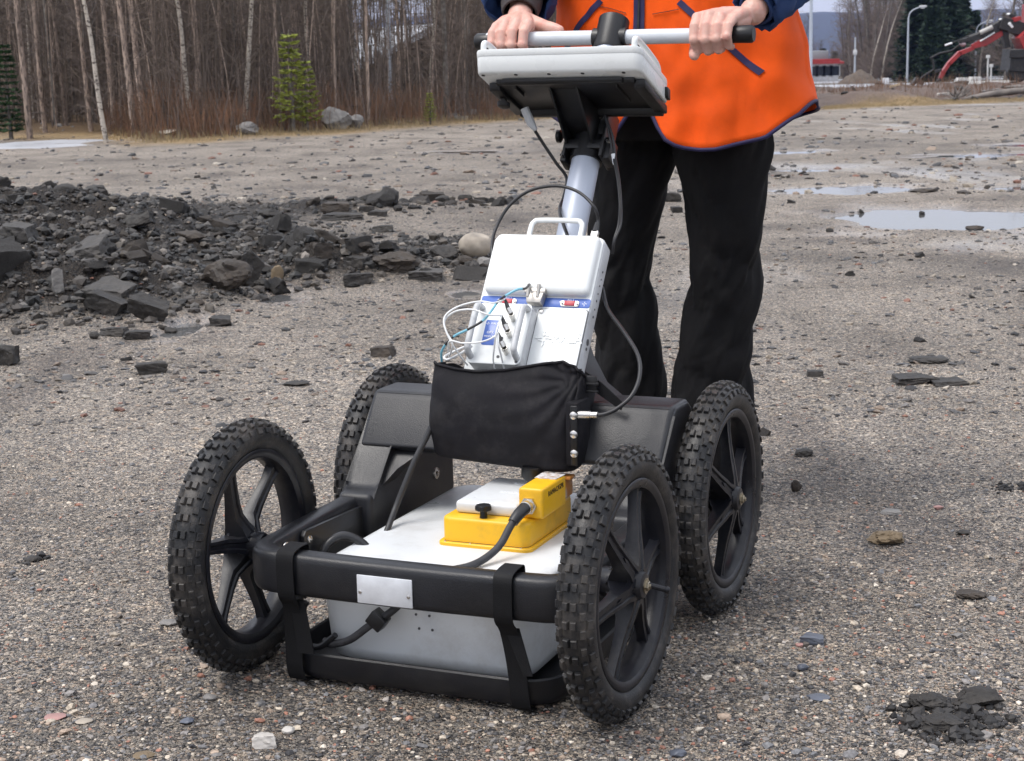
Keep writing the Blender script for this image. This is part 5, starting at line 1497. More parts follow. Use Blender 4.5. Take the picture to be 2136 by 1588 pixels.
# the countless middle-sized pieces: a few shapes, copied
prot = []
for k in range(14):
    mb = MB(); v, f = rock(900 + k, 3, 1, rng.uniform(.6, 1), rng.uniform(.35, .75), 9, .74, .09, k % 2)
    v = v + (vn3(v * 9 + k, 7)[:, None] - .5) * v * .28
    mb.add((v / np.abs(v).max(), f)); prot.append(mesh_of('rubble', mb, [asph, asph, brown, asphtop, asph, brown, asph][k % 7], 28))
def many(name, n, region, size, label, group, cat='asphalt chunk', seed=0, mats=None):
    rs = np.random.RandomState(seed); c = 0; t = 0
    while c < n and t < 6000:
        t += 1
        x, y = region(rs)
        s = size(rs, x, y)
        o = link(name, prot[rs.randint(len(prot))]); c += 1
        o.location = (x, y, Hs(x, y) + s * .12); o.scale = (s, s * rs.uniform(.7, 1.1), s * rs.uniform(.6, 1.1)); o.rotation_euler = (rs.normal() * .35, rs.normal() * .35, rs.uniform(0, 6.3))
        tag(o, label, cat, group)
def reg_m(rs):
    while True:
        x = rs.uniform(-4.5, -.05); y = rs.uniform(6.2, 12.5)
        if inrub(x, y) > rs.uniform(.03, .22) and abs(x) < .42 * y: return x, y
many('rubble_piece', 190, reg_m, lambda rs, x, y: min(.17, .052 * math.exp(rs.normal() * .45)), 'one of the many small broken asphalt pieces heaped in the rubble bank', 'small pieces in the rubble bank', seed=5)
def reg_r(rs):
    while True:
        x = rs.uniform(-1.6, .1); y = rs.choice([rs.normal(8.0, .25), rs.normal(11.9, .35)])
        if abs(x) < .33 * y: return x, y
many('rubble_piece', 85, reg_r, lambda rs, x, y: .05 * math.exp(rs.normal() * .4), 'one of the small dark pieces lining the front and back rows of rubble', 'pieces along the rubble rows', seed=6)
def reg_s(rs):
    y = rs.uniform(3.0, 16); x = rs.uniform(-.33, .33) * y
    return x, y
many('stray_chip', 45, reg_s, lambda rs, x, y: .016 + .0012 * y, 'stray dark chip lying loose on the open gravel', 'stray chips on the open gravel', 'chip', seed=8)

# ================================================================ trees
barkp = M('pinkish birch bark', (.33, .25, .20), .75, var=.35, vs=5, col2=(.10, .075, .06), c2lo=.50, c2hi=.62, rand=.35, stretch=(3, 3, .8))
barkw = M('white birch bark', (.44, .39, .33), .7, var=.2, vs=5, col2=(.09, .07, .06), c2lo=.54, c2hi=.64, rand=.15, stretch=(1, 1, 2.2))
barkd = M('dark bark', (.10, .085, .075), .85, var=.4, vs=6, col2=(.20, .19, .17), rand=.4)
twigm = M('bare twigs', (.13, .10, .085), .8, var=.3, rand=.3)
needle = M('dark spruce needles', (.014, .034, .014), .7, var=.5, vs=1.5, rand=.2)
needlel = M('young spruce needles', (.24, .27, .045), .7, var=.4, vs=3)

def twig_tube(P, r0, r1): return tube(P, [r0, r1], 3, caps=False)
def tree_meshes(seed, h, r, bark, lean=.3, nb=34, low=.25, blen=.9, fork=0):
    rs = np.random.RandomState(seed)
    P = [np.array([0, 0, -.1])]; d = np.array([rs.normal() * .05 * lean, rs.normal() * .05 * lean, 1.0])
    n = 12
    for i in range(n):
        d = d + np.array([rs.normal() * .035 * lean, rs.normal() * .035 * lean, 0]); P.append(P[-1] + d * (h + .1) / n)
    P = np.array(P)
    mb = MB(); mb.add(tube(cr(P, 2), [r * 1.25, r, r * .85, r * .6, r * .3, r * .1], 9))
    tr_ = mesh_of('trunk', mb, bark, 60, fixn=False)
    mb = MB()
    Pd = cr(P, 6)
    for k in range(nb):
        t = low + (1 - low) * rs.uniform(0, 1) ** .9 if k > nb * .3 else rs.uniform(.02, low + .1)
        i = min(len(Pd) - 2, int(t * len(Pd))); b0 = Pd[i]
        a = rs.uniform(0, 2 * np.pi); L = blen * rs.uniform(.4, 1.1) * (1.15 - t * .6) * (.5 if t < low else 1)
        up = rs.uniform(.1, 1.3)
        dr = np.array([math.cos(a), math.sin(a), up]); dr /= np.linalg.norm(dr)
        b1 = b0 + dr * L * .5 + [0, 0, .03]; b2 = b0 + dr * L + np.array([0, 0, rs.uniform(-.1, .35) * L])
        rb = max(.005, r * .22 * (1 - t * .5)); mb.add(twig_tube([b0, b1, b2], rb, rb * .3))
        for q in range(rs.randint(5, 9)):
            s = rs.uniform(.15, 1); c = b0 + (b1 - b0) * s * 2 if s < .5 else b1 + (b2 - b1) * (s - .5) * 2
            d2 = dr + rs.normal(size=3) * .7; d2 /= np.linalg.norm(d2)
            l2 = L * rs.uniform(.2, .5); e = c + d2 * l2; mb.add(twig_tube([c, e], rb * .4, rb * .15))
            for w_ in range(3):
                c2 = c + (e - c) * rs.uniform(.2, 1); d3 = d2 + rs.normal(size=3) * .8; d3 /= np.linalg.norm(d3)
                mb.add(twig_tube([c2, c2 + d3 * l2 * .5], rb * .25, rb * .1))
    br = mesh_of('branches', mb, twigm, 180, fixn=False)
    return tr_, br
def put_tree(name, meshes, x, y, s, label, cat='tree', group=None, rz=None, sz=None, z=None):
    o = thing(name, label, cat, loc=(x, y, (float(H(np.array([x]), np.array([y]))[0]) if z is None else z)), rz=random.uniform(0, 6.28) if rz is None else rz, group=group)
    o.scale = (s, s, s if sz is None else sz)
    for me in meshes: link(me.name.split('.')[0], me, o)
    return o
TP = [tree_meshes(200 + k, 8.5, .044, barkp, lean=(.5, .9, .4, .7)[k], nb=46) for k in range(4)]
TW = [tree_meshes(220 + k, 8.0, .040, barkw, lean=(1.0, .6)[k], nb=46) for k in range(2)]
TD = [tree_meshes(240 + k, 8.5, .045, barkd, lean=.9, nb=60, low=.1) for k in range(4)]
def at_tree(x, Y): # ground position seen in image column x at distance Y
    return ((x - 1068) / F_PX * Y * 1.0, Y)
mains = [(85, 27.5, 1.0, 'p', 'pinkish trunk at the far left, behind the dark little spruce'), (118, 29, .8, 'p', 'thin pinkish trunk close to the far left pinkish one'),
         (243, 25.4, .78, 'w', 'bent white birch trunk standing nearest the left end of the lot'), (300, 27, .95, 'p', 'straight pinkish trunk just right of the bent white birch'),
         (322, 27.3, 1.0, 'p', 'twin of the straight pinkish trunk, its right-hand neighbour'), (347, 28, .8, 'p', 'slimmer trunk right of the two straight pinkish ones'),
         (422, 27.6, .85, 'w', 'white birch trunk halfway between the bent birch and the bright little spruce'), (440, 28.4, 1.0, 'p', 'reddish trunk just right of the halfway white birch'),
         (212, 29, .8, 'p', 'slender trunk left of the bent white birch'), (486, 30, .75, 'p', 'thin straight trunk left of the white trunk near the grey boulder'),
         (527, 28.3, .9, 'w', 'white trunk rising behind the first grey boulder'), (597, 30.4, .85, 'p', 'leaning trunk just left of the bright little spruce'),
         (646, 31, 1.1, 'p', 'thick pale trunk rising right behind the bright little spruce'), (668, 31.5, .8, 'w', 'thin white trunk right of the bright little spruce'),
         (712, 33, .7, 'p', 'thin trunk left of the roof gable seen in the wood'), (728, 34, .7, 'p', 'second thin trunk left of the roof gable'),
         (775, 35, .7, 'w', 'thin white trunk in front of the left roof slope'), (849, 35, .8, 'p', 'thin trunk close right of the thin lamp post in the wood'),
         (909, 34, .85, 'w', 'white trunk standing left of the display screen'), (160, 30, .8, 'p', 'thin trunk right of the dark little spruce'),
         (1136, 34, .8, 'p', 'slim trunk seen between the left sleeve and the vest')]
for k, (x, Y, s, t, lab) in enumerate(mains):
    X_, _ = at_tree(x, Y); put_tree('birch_tree', (TW if t == 'w' else TP)[k % (2 if t == 'w' else 4)], X_, Y, s, lab)
rs = np.random.RandomState(12)
for k in range(150):
    Y = 29 + 34 * rs.uniform() ** 1.1; x = rs.uniform(-60, 1240); X_, _ = at_tree(x, Y)
    if Y < EDGE_L(X_) + 1.5: Y = float(EDGE_L(X_)) + rs.uniform(1.5, 6); X_, _ = at_tree(x, Y)
    if 740 < x < 930 and rs.uniform() < .5: continue
    s = rs.uniform(.55, 1.0)
    t = rs.uniform()
    put_tree('bare_tree', TP[rs.randint(4)] if t < .45 else TD[rs.randint(4)] if t < .88 else TW[rs.randint(2)], X_, Y, s, 'slender bare tree crowded among others deep in the left wood', group='bare trees deep in the left wood', sz=rs.uniform(.9, 1.2))

# dense sapling and twig thicket that closes the wood, and the far wood behind it
def opening(P):
    px = 1068 + P[:, 0] / P[:, 1] * F_PX
    return ~((px > 748) & (px < 925) & (P[:, 1] > 33) & (rs.uniform(size=len(P)) < .8)) & ~((px > 640) & (px < 1180) & (P[:, 1] > 44) & (rs.uniform(size=len(P)) < .5))
def strands(name, pts, hfun, r, mt, label, seed, bend=.25, seg=2, sub=3):
    rs = np.random.RandomState(seed); n = len(pts)
    V = []; Fq = []
    a = rs.uniform(0, 2 * np.pi, n); b_ = rs.uniform(.2, 1, n) * bend
    hh = hfun(rs, n); X = pts[:, 0]; Y = pts[:, 1]; Z = H(X, Y) - .03
    T_ = np.linspace(0, 1, seg + 1)
    ang = np.array([0, 2.094, 4.189])
    allv = np.zeros((n, seg + 1, 3, 3))
    for i, t in enumerate(T_):
        ox = X + np.cos(a) * b_ * hh * t ** 1.6; oy = Y + np.sin(a) * b_ * hh * t ** 1.6; oz = Z + hh * t
        rr_ = r * (1 - .8 * t)
        for j in range(3):
            allv[:, i, j] = np.stack([ox + rr_ * math.cos(ang[j]), oy + rr_ * math.sin(ang[j]), oz], 1)
    V = allv.reshape(-1, 3)
    f = []
    for i in range(seg):
        for j in range(3): f.append((i * 3 + j, i * 3 + (j + 1) % 3, (i + 1) * 3 + (j + 1) % 3, (i + 1) * 3 + j))
    Fq = (np.array(f)[None] + (np.arange(n) * (seg + 1) * 3)[:, None, None]).reshape(-1, 4)
    me = fast_mesh(name, V, Fq, 4, mt)
    return tag(link(name, me), label, None, None, 'stuff')
rs = np.random.RandomState(20)
def band(n, x0, x1, d0, d1, rs, pw=1.0):
    x = rs.uniform(x0, x1, n); Y = np.full(n, 28.0)
    for i in range(4): Xw = (x - 1068) / F_PX * Y; Y = EDGE_L(Xw) + 0 * x
    Y = Y + d0 + (d1 - d0) * rs.uniform(0, 1, n) ** pw
    return np.stack([(x - 1068) / F_PX * Y, Y], 1)
twred = M('red brown brush', (.22, .115, .065), .8, var=.5, vs=1.6, col2=(.12, .095, .07))
grassm = M('dry tan grass', (.34, .255, .13), .8, var=.35, vs=1.1, col2=(.22, .17, .09))
dkbr = M('dark thicket', (.115, .088, .070), .85, var=.5, vs=.8)
P_ = band(13000, 235, 1170, .7, 6.0, rs, 1.0); P_ = P_[fbm(P_[:, 0] * 1.1, P_[:, 1] * .8, 3, 88) + .05 > rs.uniform(-.15, .3, len(P_))]
strands('undergrowth', P_, lambda r_, n: r_.uniform(.12, .62, n) * (1 + .9 * (vn2(P_[:, 0] * .9, P_[:, 1] * .3, 8) - .4)), .006, twred, 'red-brown bare brush along the foot of the trees', 21, .45)
P_ = band(2400, 235, 1170, -.2, 1.6, rs)
strands('dry_grass', P_, lambda r_, n: r_.uniform(.04, .18, n), .005, grassm, 'dry tan grass and stalks along the edge of the lot', 22, .6)
P_ = band(3000, -80, 1240, 1.5, 16, rs, .8); P_ = P_[opening(P_)]
strands('thicket', P_, lambda r_, n: r_.uniform(1.0, 6.0, n), .010, dkbr, 'dense thin saplings filling the wood', 23, .10, seg=3)
P_ = band(7000, -120, 1280, 10, 42, rs, .8); P_ = P_[opening(P_)]
strands('thicket', P_, lambda r_, n: r_.uniform(3.0, 8.0, n), .020, dkbr, 'far stems closing the view in the wood', 24, .12, seg=3)
P_ = band(170, -60, 1190, 1.2, 9, rs)
strands('thicket', P_, lambda r_, n: r_.uniform(2.0, 7.0, n), .013, barkp, 'pale thin saplings among the trunks', 27, .22, seg=4)
P_ = band(260, 235, 1170, .5, 3.5, rs)
strands('undergrowth', P_, lambda r_, n: r_.uniform(.6, 1.8, n), .007, twigm, 'taller bare whips standing out of the brush', 28, .5, seg=4)
# cross twigs hanging in the wood (fine bare branches at all heights)
def hazetwigs(name, n, x0, x1, d0, d1, zmax, L, r, mt, label, seed, clump=None):
    rs_ = np.random.RandomState(seed); P_ = band(n, x0, x1, d0, d1, rs_); P_ = P_[opening(P_)]; n = len(P_)
    rs = rs_
    Z = rs.uniform(.1, zmax, n) + P_[:, 1] * 0
    a = rs.uniform(0, 2 * np.pi, n); e = rs.uniform(-.3, 1.2, n); l = L * rs.uniform(.3, 1.2, n)
    A = np.stack([P_[:, 0], P_[:, 1], Z], 1); D = np.stack([np.cos(a) * np.cos(e), np.sin(a) * np.cos(e), np.sin(e)], 1)
    Bp = A + D * l[:, None]; w_ = np.cross(D, [0, 0, 1.]); w_ /= np.linalg.norm(w_, axis=1)[:, None] + 1e-9; u_ = np.cross(w_, D)
    V = np.stack([A + w_ * r, A - w_ * r * .5 + u_ * r * .87, A - w_ * r * .5 - u_ * r * .87, Bp], 1).reshape(-1, 3)
    f = np.array([(0, 1, 3), (1, 2, 3), (2, 0, 3)])
    Fq = (f[None] + (np.arange(n) * 4)[:, None, None]).reshape(-1, 3)
    me = fast_mesh(name, V, Fq, 3, mt); return tag(link(name, me), label, None, None, 'stuff')
hazetwigs('thicket', 26000, -80, 1240, 1.5, 16, 4.2, .8, .006, dkbr, 'mesh of fine bare branches between the trunks', 25)
hazetwigs('thicket', 17000, -120, 1280, 10, 42, 8.5, 1.8, .018, dkbr, 'far mesh of bare branches behind the wood', 26)

# ---- spruces
def spruce_meshes(seed, h, rad, mt, bark, nw=16, per=7, leaf=.05, nl=10, low=.08, droop=.3, size_pow=1.0):
    rs = np.random.RandomState(seed)
    mb = MB(); mb.add(tube([(0, 0, -.05), (0, 0, h * .5), (0, 0, h)], [h * .022 + .008, h * .012, .004], 7)); tr_ = mesh_of('trunk', mb, bark, 60, fixn=False)
    V = []; Fq = []
    mbb = MB()
    for k in range(nw):
        t = low + (1 - low) * (k / nw) + rs.uniform(0, .03); z0 = h * t; L0 = rad * (1 - t) ** .8 + rad * .05
        for j in range(per):
            a = 2 * np.pi * (j / per) + rs.uniform(0, 1); L = L0 * rs.uniform(.6, 1.2)
            dr = np.array([math.cos(a), math.sin(a), 0])
            tipz = L * rs.uniform(-droop, .25)
            A = np.array([0, 0, z0]); 
            mbb.add(twig_tube([A, A + dr * L * .55 + [0, 0, tipz * .3], A + dr * L + [0, 0, tipz]], .010 * h / 4 + .003, .002))
            for q in range(nl):
                s = rs.uniform(.15, 1.02); c = A + dr * L * s + np.array([0, 0, tipz * s ** 2]); 
                sd = np.array([-dr[1], dr[0], 0]) * rs.choice([-1, 1]); d2 = dr * .7 + sd * rs.uniform(.2, 1.2) + np.array([0, 0, rs.uniform(-.35, .35)]); d2 /= np.linalg.norm(d2)
                l2 = leaf * rs.uniform(.6, 1.6) * (1.2 - .6 * s); n2 = np.cross(d2, rs.normal(size=3)); n2 /= np.linalg.norm(n2)
                w2 = leaf * .16
                i0 = len(V); m_ = c + d2 * l2 * .5
                V += [c, m_ + n2 * w2, c + d2 * l2, m_ - n2 * w2, m_ + np.cross(n2, d2) * w2]
                Fq += [(i0, i0 + 1, i0 + 2), (i0, i0 + 2, i0 + 3), (i0, i0 + 4, i0 + 2)]
    me = fast_mesh('foliage', np.array(V), np.array(Fq), 3, mt, smooth=False)
    return tr_, me, mesh_of('branches', mbb, bark, 180, fixn=False)
ys = spruce_meshes(1, 1.15, .29, needlel, barkd, nw=12, per=5, leaf=.085, nl=14, low=.12, droop=-.2)
X_, Y_ = at_tree(628, 27.2); put_tree('young_spruce', ys, X_, Y_, 1.38, 'bright yellow-green young spruce in front of the trunks, the taller of the pair')
X_, Y_ = at_tree(657, 27.5); put_tree('young_spruce', ys, X_, Y_, 1.0, 'shorter yellow-green young spruce leaning on the taller one')
X_, Y_ = at_tree(912, 29.8); put_tree('young_spruce', ys, X_, Y_, .50, 'small yellow-green shrub-like spruce beside the debris left of the display')
ds = spruce_meshes(2, 2.6, .5, M('dark green young needles', (.022, .060, .016), .7, var=.5, vs=2), barkd, nw=17, per=7, leaf=.14, nl=20, low=.08, droop=.1)
X_, Y_ = at_tree(46, 27.6); put_tree('young_spruce', ds, X_, Y_, .60, 'dark green little spruce at the far left of the wood')

# ---- boulders and debris at the edge of the wood
S('boulder', 'rounded grey boulder at the wood edge below the thin trunks, leftmost of the boulders', 'boulder', 516, 281, 52, 32, 'g', 0, .8, rough=.05, cut=.82)
S('boulder', 'largest grey boulder right of the bright little spruce', 'boulder', 700, 270, 66, 52, 'g', 0, .8, roll=.35, rough=.05)
S('boulder', 'smaller split boulder right beside the largest grey one', 'boulder', 744, 268, 36, 34, 'g', 0, .8)
S('boulder', 'pale flat boulder behind the brush below the thin lamp post', 'boulder', 812, 212, 58, 10, 'w', 0, .8)
S('boulder', 'pinkish low boulder behind the brush left of the thin lamp post', 'boulder', 745, 206, 60, 16, 'k', 0, .8)
S('stone', 'low half-buried stone in the grass left of the leftmost wood boulder', 'stone', 350, 284, 44, 14, 'p')
for k, (x, y, w_, h_) in enumerate(((940, 246, 30, 12), (962, 250, 30, 10), (985, 243, 26, 14), (975, 230, 34, 8), (950, 236, 24, 8))):
    S('broken_concrete', ('grey lump in the rubble heap left of the display, ' + ('leftmost', 'lowest middle', 'right', 'flat top', 'small upper left')[k] + ' piece'), 'rubble', x, y, w_, h_, 'g', 1, .8)
mb = MB(); A = hit(930, 224); Bq = hit(965, 221)
mb.add(tube([A + [0, 0, .12], Bq + [0, 0, .22]], .045, 8)); o = obj('pale_plank', mb, whst, None); tag(o, 'short whitish log end lying on the rubble heap by the wood edge', 'log')

# ---- house behind the wood
roofm = M('pale sheet roof', (.62, .65, .70), .45, var=.15, vs=2)
hwall = M('white washed wall', (.55, .55, .56), .7, var=.1)
winm = M('dark window glass', (.03, .035, .045), .12)
redw = M('red boards', (.33, .035, .035), .6, var=.15)
def house(name, label, x, Y, w, d, h, rh, wallm, roofm_, rz=0.0, nwin=4, cat='house'):
    X_ = (x - 1068) / F_PX * Y; z = float(terr(Y))
    o = thing(name, label, cat, loc=(X_, Y, z), rz=rz)
    mb = MB(); mb.add(rbox(-w / 2, w / 2, -d / 2, d / 2, 0, h, 0)); obj('wall', mb, wallm, o)
    mb = MB(); mb.add(prism([(-d / 2 - .5, h - .1), (0, h + rh), (d / 2 + .5, h - .1), (d / 2 + .5, h - .3), (0, h + rh - .22), (-d / 2 - .5, h - .3)], -w / 2 - .5, w / 2 + .5, 0)); obj('roof', mb, roofm_, o)
    mb = MB(); mb.add(prism([(-d / 2 + .02, h), (0, h + rh - .25), (d / 2 - .02, h)], -w / 2 + .01, w / 2 - .01, 0)); obj('gable', mb, wallm, o)
    for k in range(nwin):
        xx = -w / 2 + w * (k + .5) / nwin
        mb = MB(); mb.add(rbox(xx - .55, xx + .55, -d / 2 - .04, -d / 2 + .02, h * .35, h * .8, .0)); wf = obj('window', mb, hwall, o)
        mb = MB(); mb.add(rbox(xx - .45, xx + .45, -d / 2 - .06, -d / 2 - .045, h * .38, h * .77, .0)); obj('pane', mb, winm, wf)
    return o
house('house', 'house with a pale grey sheet roof glimpsed through the bare trees of the left wood', 838, 58, 5.0, 4.6, 1.5, 1.15, barkd, roofm, rz=R(-58), nwin=3)
house('house', 'low grey house with a pale roof seen right of the gable roof in the wood', 945, 64, 4, 3.5, 1.4, .6, hwall, roofm, rz=R(8), nwin=2)
house('shed', 'small white hut showing between the trunks at the far left', 128, 62, 1.6, 2, 1.1, .4, hwall, roofm, nwin=1, cat='hut')

# ================================================================ right hand side
# road
mb = MB(); zr = lambda y: float(terr(y))
V = []; ys_ = [76, 90, 110, 140, 150, 190]
for y in ys_: V += [(6, y, max(zr(y), zr(150)) + .06), (95, y, max(zr(y), zr(150)) + .06)]
mb.add((V, [(2 * i, 2 * i + 1, 2 * i + 3, 2 * i + 2) for i in range(len(ys_) - 1)]))
o = obj('road', mb, M('wet pale asphalt', (.38, .39, .42), .35, var=.12, vs=.4, bump=.002, bs=8), None, 180, fixn=False); tag(o, 'pale wet road crossing behind the dirt ground', None, None, 'structure')
conc = M('weathered concrete', (.46, .45, .43), .8, var=.15, vs=2, dust=(.2, .19, .17), dustamt=.5)
bar = thing('concrete_barrier', 'low concrete barrier of long blocks along the road at the right', 'barrier', loc=(24, 73.5, float(terr(73.5))))
for k in range(12):
    x0 = -4.6 + k * 2.1
    dy = random.uniform(-.05, .05)
    mb = MB(); mb.add(prism([(-.30 + dy, -.05), (-.28 + dy, .14), (-.16 + dy, .34), (.16 + dy, .34), (.28 + dy, .14), (.30 + dy, -.05)], x0, x0 + 2.03, 0, r=.015)); obj('block', mb, conc, bar)

def lamp(x, yb, yt, label, arm=0, Y=None, thick=.07):
    p = gfar(x, yb) if Y is None else np.array([(x - 1068) / F_PX * Y, Y, float(terr(Y))])
    d_ = _ray(x, yt); t = p[1] / d_[1]; top = CAMO + t * d_
    hgt = top[2] - p[2]
    o = thing('street_lamp', label, 'street lamp', loc=(p[0], p[1], p[2]))
    pp = p[1] / F_PX
    mb = MB(); mb.add(tube([(0, 0, -.2), (0, 0, hgt * .45), (0, 0, hgt - (arm * pp * .8 if arm else 0))], [thick * 1.15, thick * .9, thick * .7], 12)); obj('post', mb, galv, o)
    if arm:
        L = arm * pp
        mb = MB(); mb.add(tube(cr([(0, 0, hgt - L * .85), (L * .12, 0, hgt - L * .45), (L * .45, 0, hgt - L * .18), (L, 0, hgt)], 5), thick * .5, 8)); obj('arm', mb, galv, o)
        mb = MB(); mb.add(rbox(L * .85, L * 1.4, -.18, .18, hgt - .06, hgt + .12, .05)); obj('lamp_head', mb, hwall, o)
        mb = MB(); mb.add(ellip((L * 1.12, 0, hgt - .06), L * .22, .14, .12, 12, 7)); obj('lamp_glass', mb, printw, o)
    return o
galv = M('galvanised post', (.42, .45, .50), .45, metal=.3, var=.12)
lamp(1894, 163, 15, 'curved-arm lamp post in front of the big dark spruce, the left one of two', arm=26, thick=.11, Y=150)
lamp(2033, 156, 45, 'curved-arm lamp post right of the big dark spruce, partly behind the red boom', arm=24, thick=.10, Y=170)
lamp(1695, 166, -220, 'tall grey post with a white box at its foot beside the vest', thick=.11, Y=110)
o = lamp(1786, 150, 78, 'short post with a bright bluish top standing left of the bare trees', thick=.10, Y=150)
mb = MB(); mb.add(rbox(-.16, .16, -.1, .1, 2.55, 3.0, .03)); obj('sign_panel', mb, hwall, o)
lamp(832, 200, -330, 'thin pale lamp post rising out of the brush in the wood', thick=.042, Y=32.5)
mb = MB(); p = gfar(1692, 168); mb.add(rbox(-.35, .25, -.3, .3, 0, 1.0, .04)); o = obj('utility_box', mb, hwall, None); o.location = (p[0] - .4, 108.0, float(terr(108))); tag(o, 'white utility box at the foot of the tall grey post', 'utility box')

# red and white building
house('building', 'white building with a red fascia standing beyond the road beside the vest', 1706, 175, 3.6, 5, 2.35, .05, hwall, redw, nwin=5, cat='building')
X_ = (1706 - 1068) / F_PX * 172.0
mb = MB(); mb.add(rbox(-1.9, 1.9, -.2, .1, 2.15, 2.55, .02)); o2 = [q for q in COL.objects if q.name.startswith('building')][0]
f_ = obj('fascia', mb, redw, o2); f_.location = (0, -2.6, 0)
mb = MB(); mb.add(rbox(-.9, 1.2, -.4, 1.5, 2.4, 3.4, .05)); obj('upper_storey', mb, M('grey cladding', (.30, .31, .33), .6), o2)

# hills
hv = []; hx = np.linspace(-2600, 2600, 90)
def ridge(x): return 74 + 26 * np.sin(x / 520 + 1.2) + fbm(x / 160.0, x * 0 + 3, 4, 90) * 50
for dy, k in ((0, 0.0), (260, .5), (520, .9), (800, 1.0), (1500, .6)):
    for x in hx: hv.append((x, 2500 + dy, -8 + (ridge(x) + 8) * k + (fbm(np.array([x / 60]), np.array([dy / 60.]), 4, 91)[0] * 14 if 0 < k else 0)))
n = len(hx); hf = [(j * n + i, j * n + i + 1, (j + 1) * n + i + 1, (j + 1) * n + i) for j in range(4) for i in range(n - 1)]
mb = MB(); mb.add((hv, hf)); o = obj('hills', mb, M('forested hill', (.028, .034, .034), .9, var=.4, vs=.02), None, 180, fixn=False); tag(o, 'forested hills far off', None, None, 'structure')

# ---- big spruces and bare trees beyond the road
bigs = [spruce_meshes(30 + k, 11.0, 2.9, needle, barkd, nw=34, per=13, leaf=.95, nl=16, low=.03, droop=.45) for k in range(2)]
for x, Y, s, lab in ((1925, 160, 1.0, 'big dark spruce right behind the left curved-arm lamp post'), (1962, 168, 1.10, 'tallest dark spruce in the middle of the dark group'), (1900, 174, .85, 'dark spruce at the left flank of the dark group'),
                     (1992, 172, .88, 'dark spruce on the right shoulder of the dark group'), (2025, 176, .62, 'lower dark spruce at the right end of the dark group'), (2060, 185, .50, 'small dark conifer behind the red boom'), (1945, 150, .60, 'small dark spruce in front of the dark group'), (2100, 190, .62, 'dark conifer behind the red machine')):
    put_tree('spruce_tree', bigs[int(x) % 2], (x - 1068) / F_PX * Y, Y, s, lab, z=float(terr(min(Y, 150))))
for x, Y, s, lab in ((1655, 150, .30, 'small dark fir beside the right edge of the vest'), (1720, 215, .33, 'small dark conifer above the white building'), (1745, 230, .30, 'another small conifer right of the white building')):
    put_tree('spruce_tree', bigs[0], (x - 1068) / F_PX * Y, Y, s, lab, z=float(terr(min(Y, 150))))
RB = [tree_meshes(300 + k, 11.0, .13, barkd, lean=1.2, nb=120, low=.08, blen=2.4) for k in range(4)]
RW_ = [tree_meshes(320, 10.0, .12, barkw, lean=1, nb=110, low=.1, blen=2.2)]
rs = np.random.RandomState(33)
for x, Y, s, t, lab in ((1842, 152, .8, 1, 'white-stemmed birch in front of the bare trees beyond the road'), (1818, 158, .7, 1, 'thin birch left of the white-stemmed one beyond the road'), (2042, 160, .9, 1, 'bare birch above the red boom with pale stem'), (2095, 150, 1.2, 0, 'tall dark trunk left of the red machine'), (2112, 152, 1.2, 0, 'second tall dark trunk beside the red machine')):
    put_tree('bare_tree', RW_[0] if t else RB[0], (x - 1068) / F_PX * Y, Y, s, lab, z=float(terr(150)))
for k in range(74):
    Y = rs.uniform(165, 215); x = rs.choice([rs.uniform(1745, 1900), rs.uniform(1765, 1890), rs.uniform(1630, 1765), rs.uniform(2030, 2180)], p=[.36, .22, .26, .16])
    top = rs.uniform(.8, 1.25) * (1 if x > 1745 else .62 if x < 1680 else .38) * (.75 if 1735 < x < 1775 or x > 2030 else 1)
    put_tree('bare_tree', RB[rs.randint(4)], (x - 1068) / F_PX * Y, Y, top, 'bare brown tree standing in the clump beyond the road', group='bare trees beyond the road', z=float(terr(150)))

# ---- the dirt ground in front of the road
def reg_d(rs):
    while True:
        x = rs.uniform(6.2, 24); y = rs.uniform(37, 71)
        if y > EDGE_R(x) + 1 and 1640 < 1068 + x / y * F_PX < 2160: return x, y
many('clod', 60, reg_d, lambda rs, x, y: .10 * math.exp(rs.normal() * .5), 'loose dark clod lying on the turned brown ground in front of the road', 'clods on the turned ground', 'clod', seed=41)
mp_ = M('turned earth', (.10, .078, .062), .9, var=.3, vs=3, bump=.02, bs=12)
def heap(name, label, x, Y, w, h, mt, cat, seed):
    X_ = (x - 1068) / F_PX * Y; z = float(terr(min(Y, 150)))
    n = 40; V = []; rr2_ = []
    for j in range(14):
        t = j / 13
        for i in range(n):
            a = 2 * np.pi * i / n; r_ = w * t
            zz = h * math.exp(-(t * 1.55) ** 2) - h * .09
            V.append((r_ * math.cos(a), r_ * math.sin(a) * .8, zz))
    V = np.array(V); V[:, 2] += fbm(V[:, 0] * 2 / w * 3 + seed, V[:, 1] * 2 / w * 3, 4, 50) * h * .45
    f = [(j * n + i, j * n + (i + 1) % n, (j + 1) * n + (i + 1) % n, (j + 1) * n + i) for j in range(13) for i in range(n)]
    mb = MB(); mb.add((V, f)); o = obj(name, mb, mt, None, 180); o.location = (X_, Y, z); return tag(o, label, cat)
heap('earth_pile', 'rounded pile of brown earth beyond the road left of the bare trees', 1796, 148, 2.4, 1.3, mp_, 'earth pile', 1)
heap('earth_pile', 'mound of dark earth beside the right edge of the vest', 1688, 58, 1.1, .42, mp_, 'earth pile', 2)
heap('earth_pile', 'low mound of turned earth under the tip of the red boom', 1885, 57, 1.5, .38, mp_, 'earth pile', 3)
heap('earth_pile', 'low earth mound near the pale splinters right of the vest', 1760, 50, 1.8, .22, mp_, 'earth pile', 4)
woodm = M('split pale wood', (.52, .40, .26), .75, var=.3, vs=5); logm = M('weathered log', (.17, .15, .135), .8, var=.4, vs=4, bump=.006, bs=20, stretch=(1, 1, 1))
rs = np.random.RandomState(9)
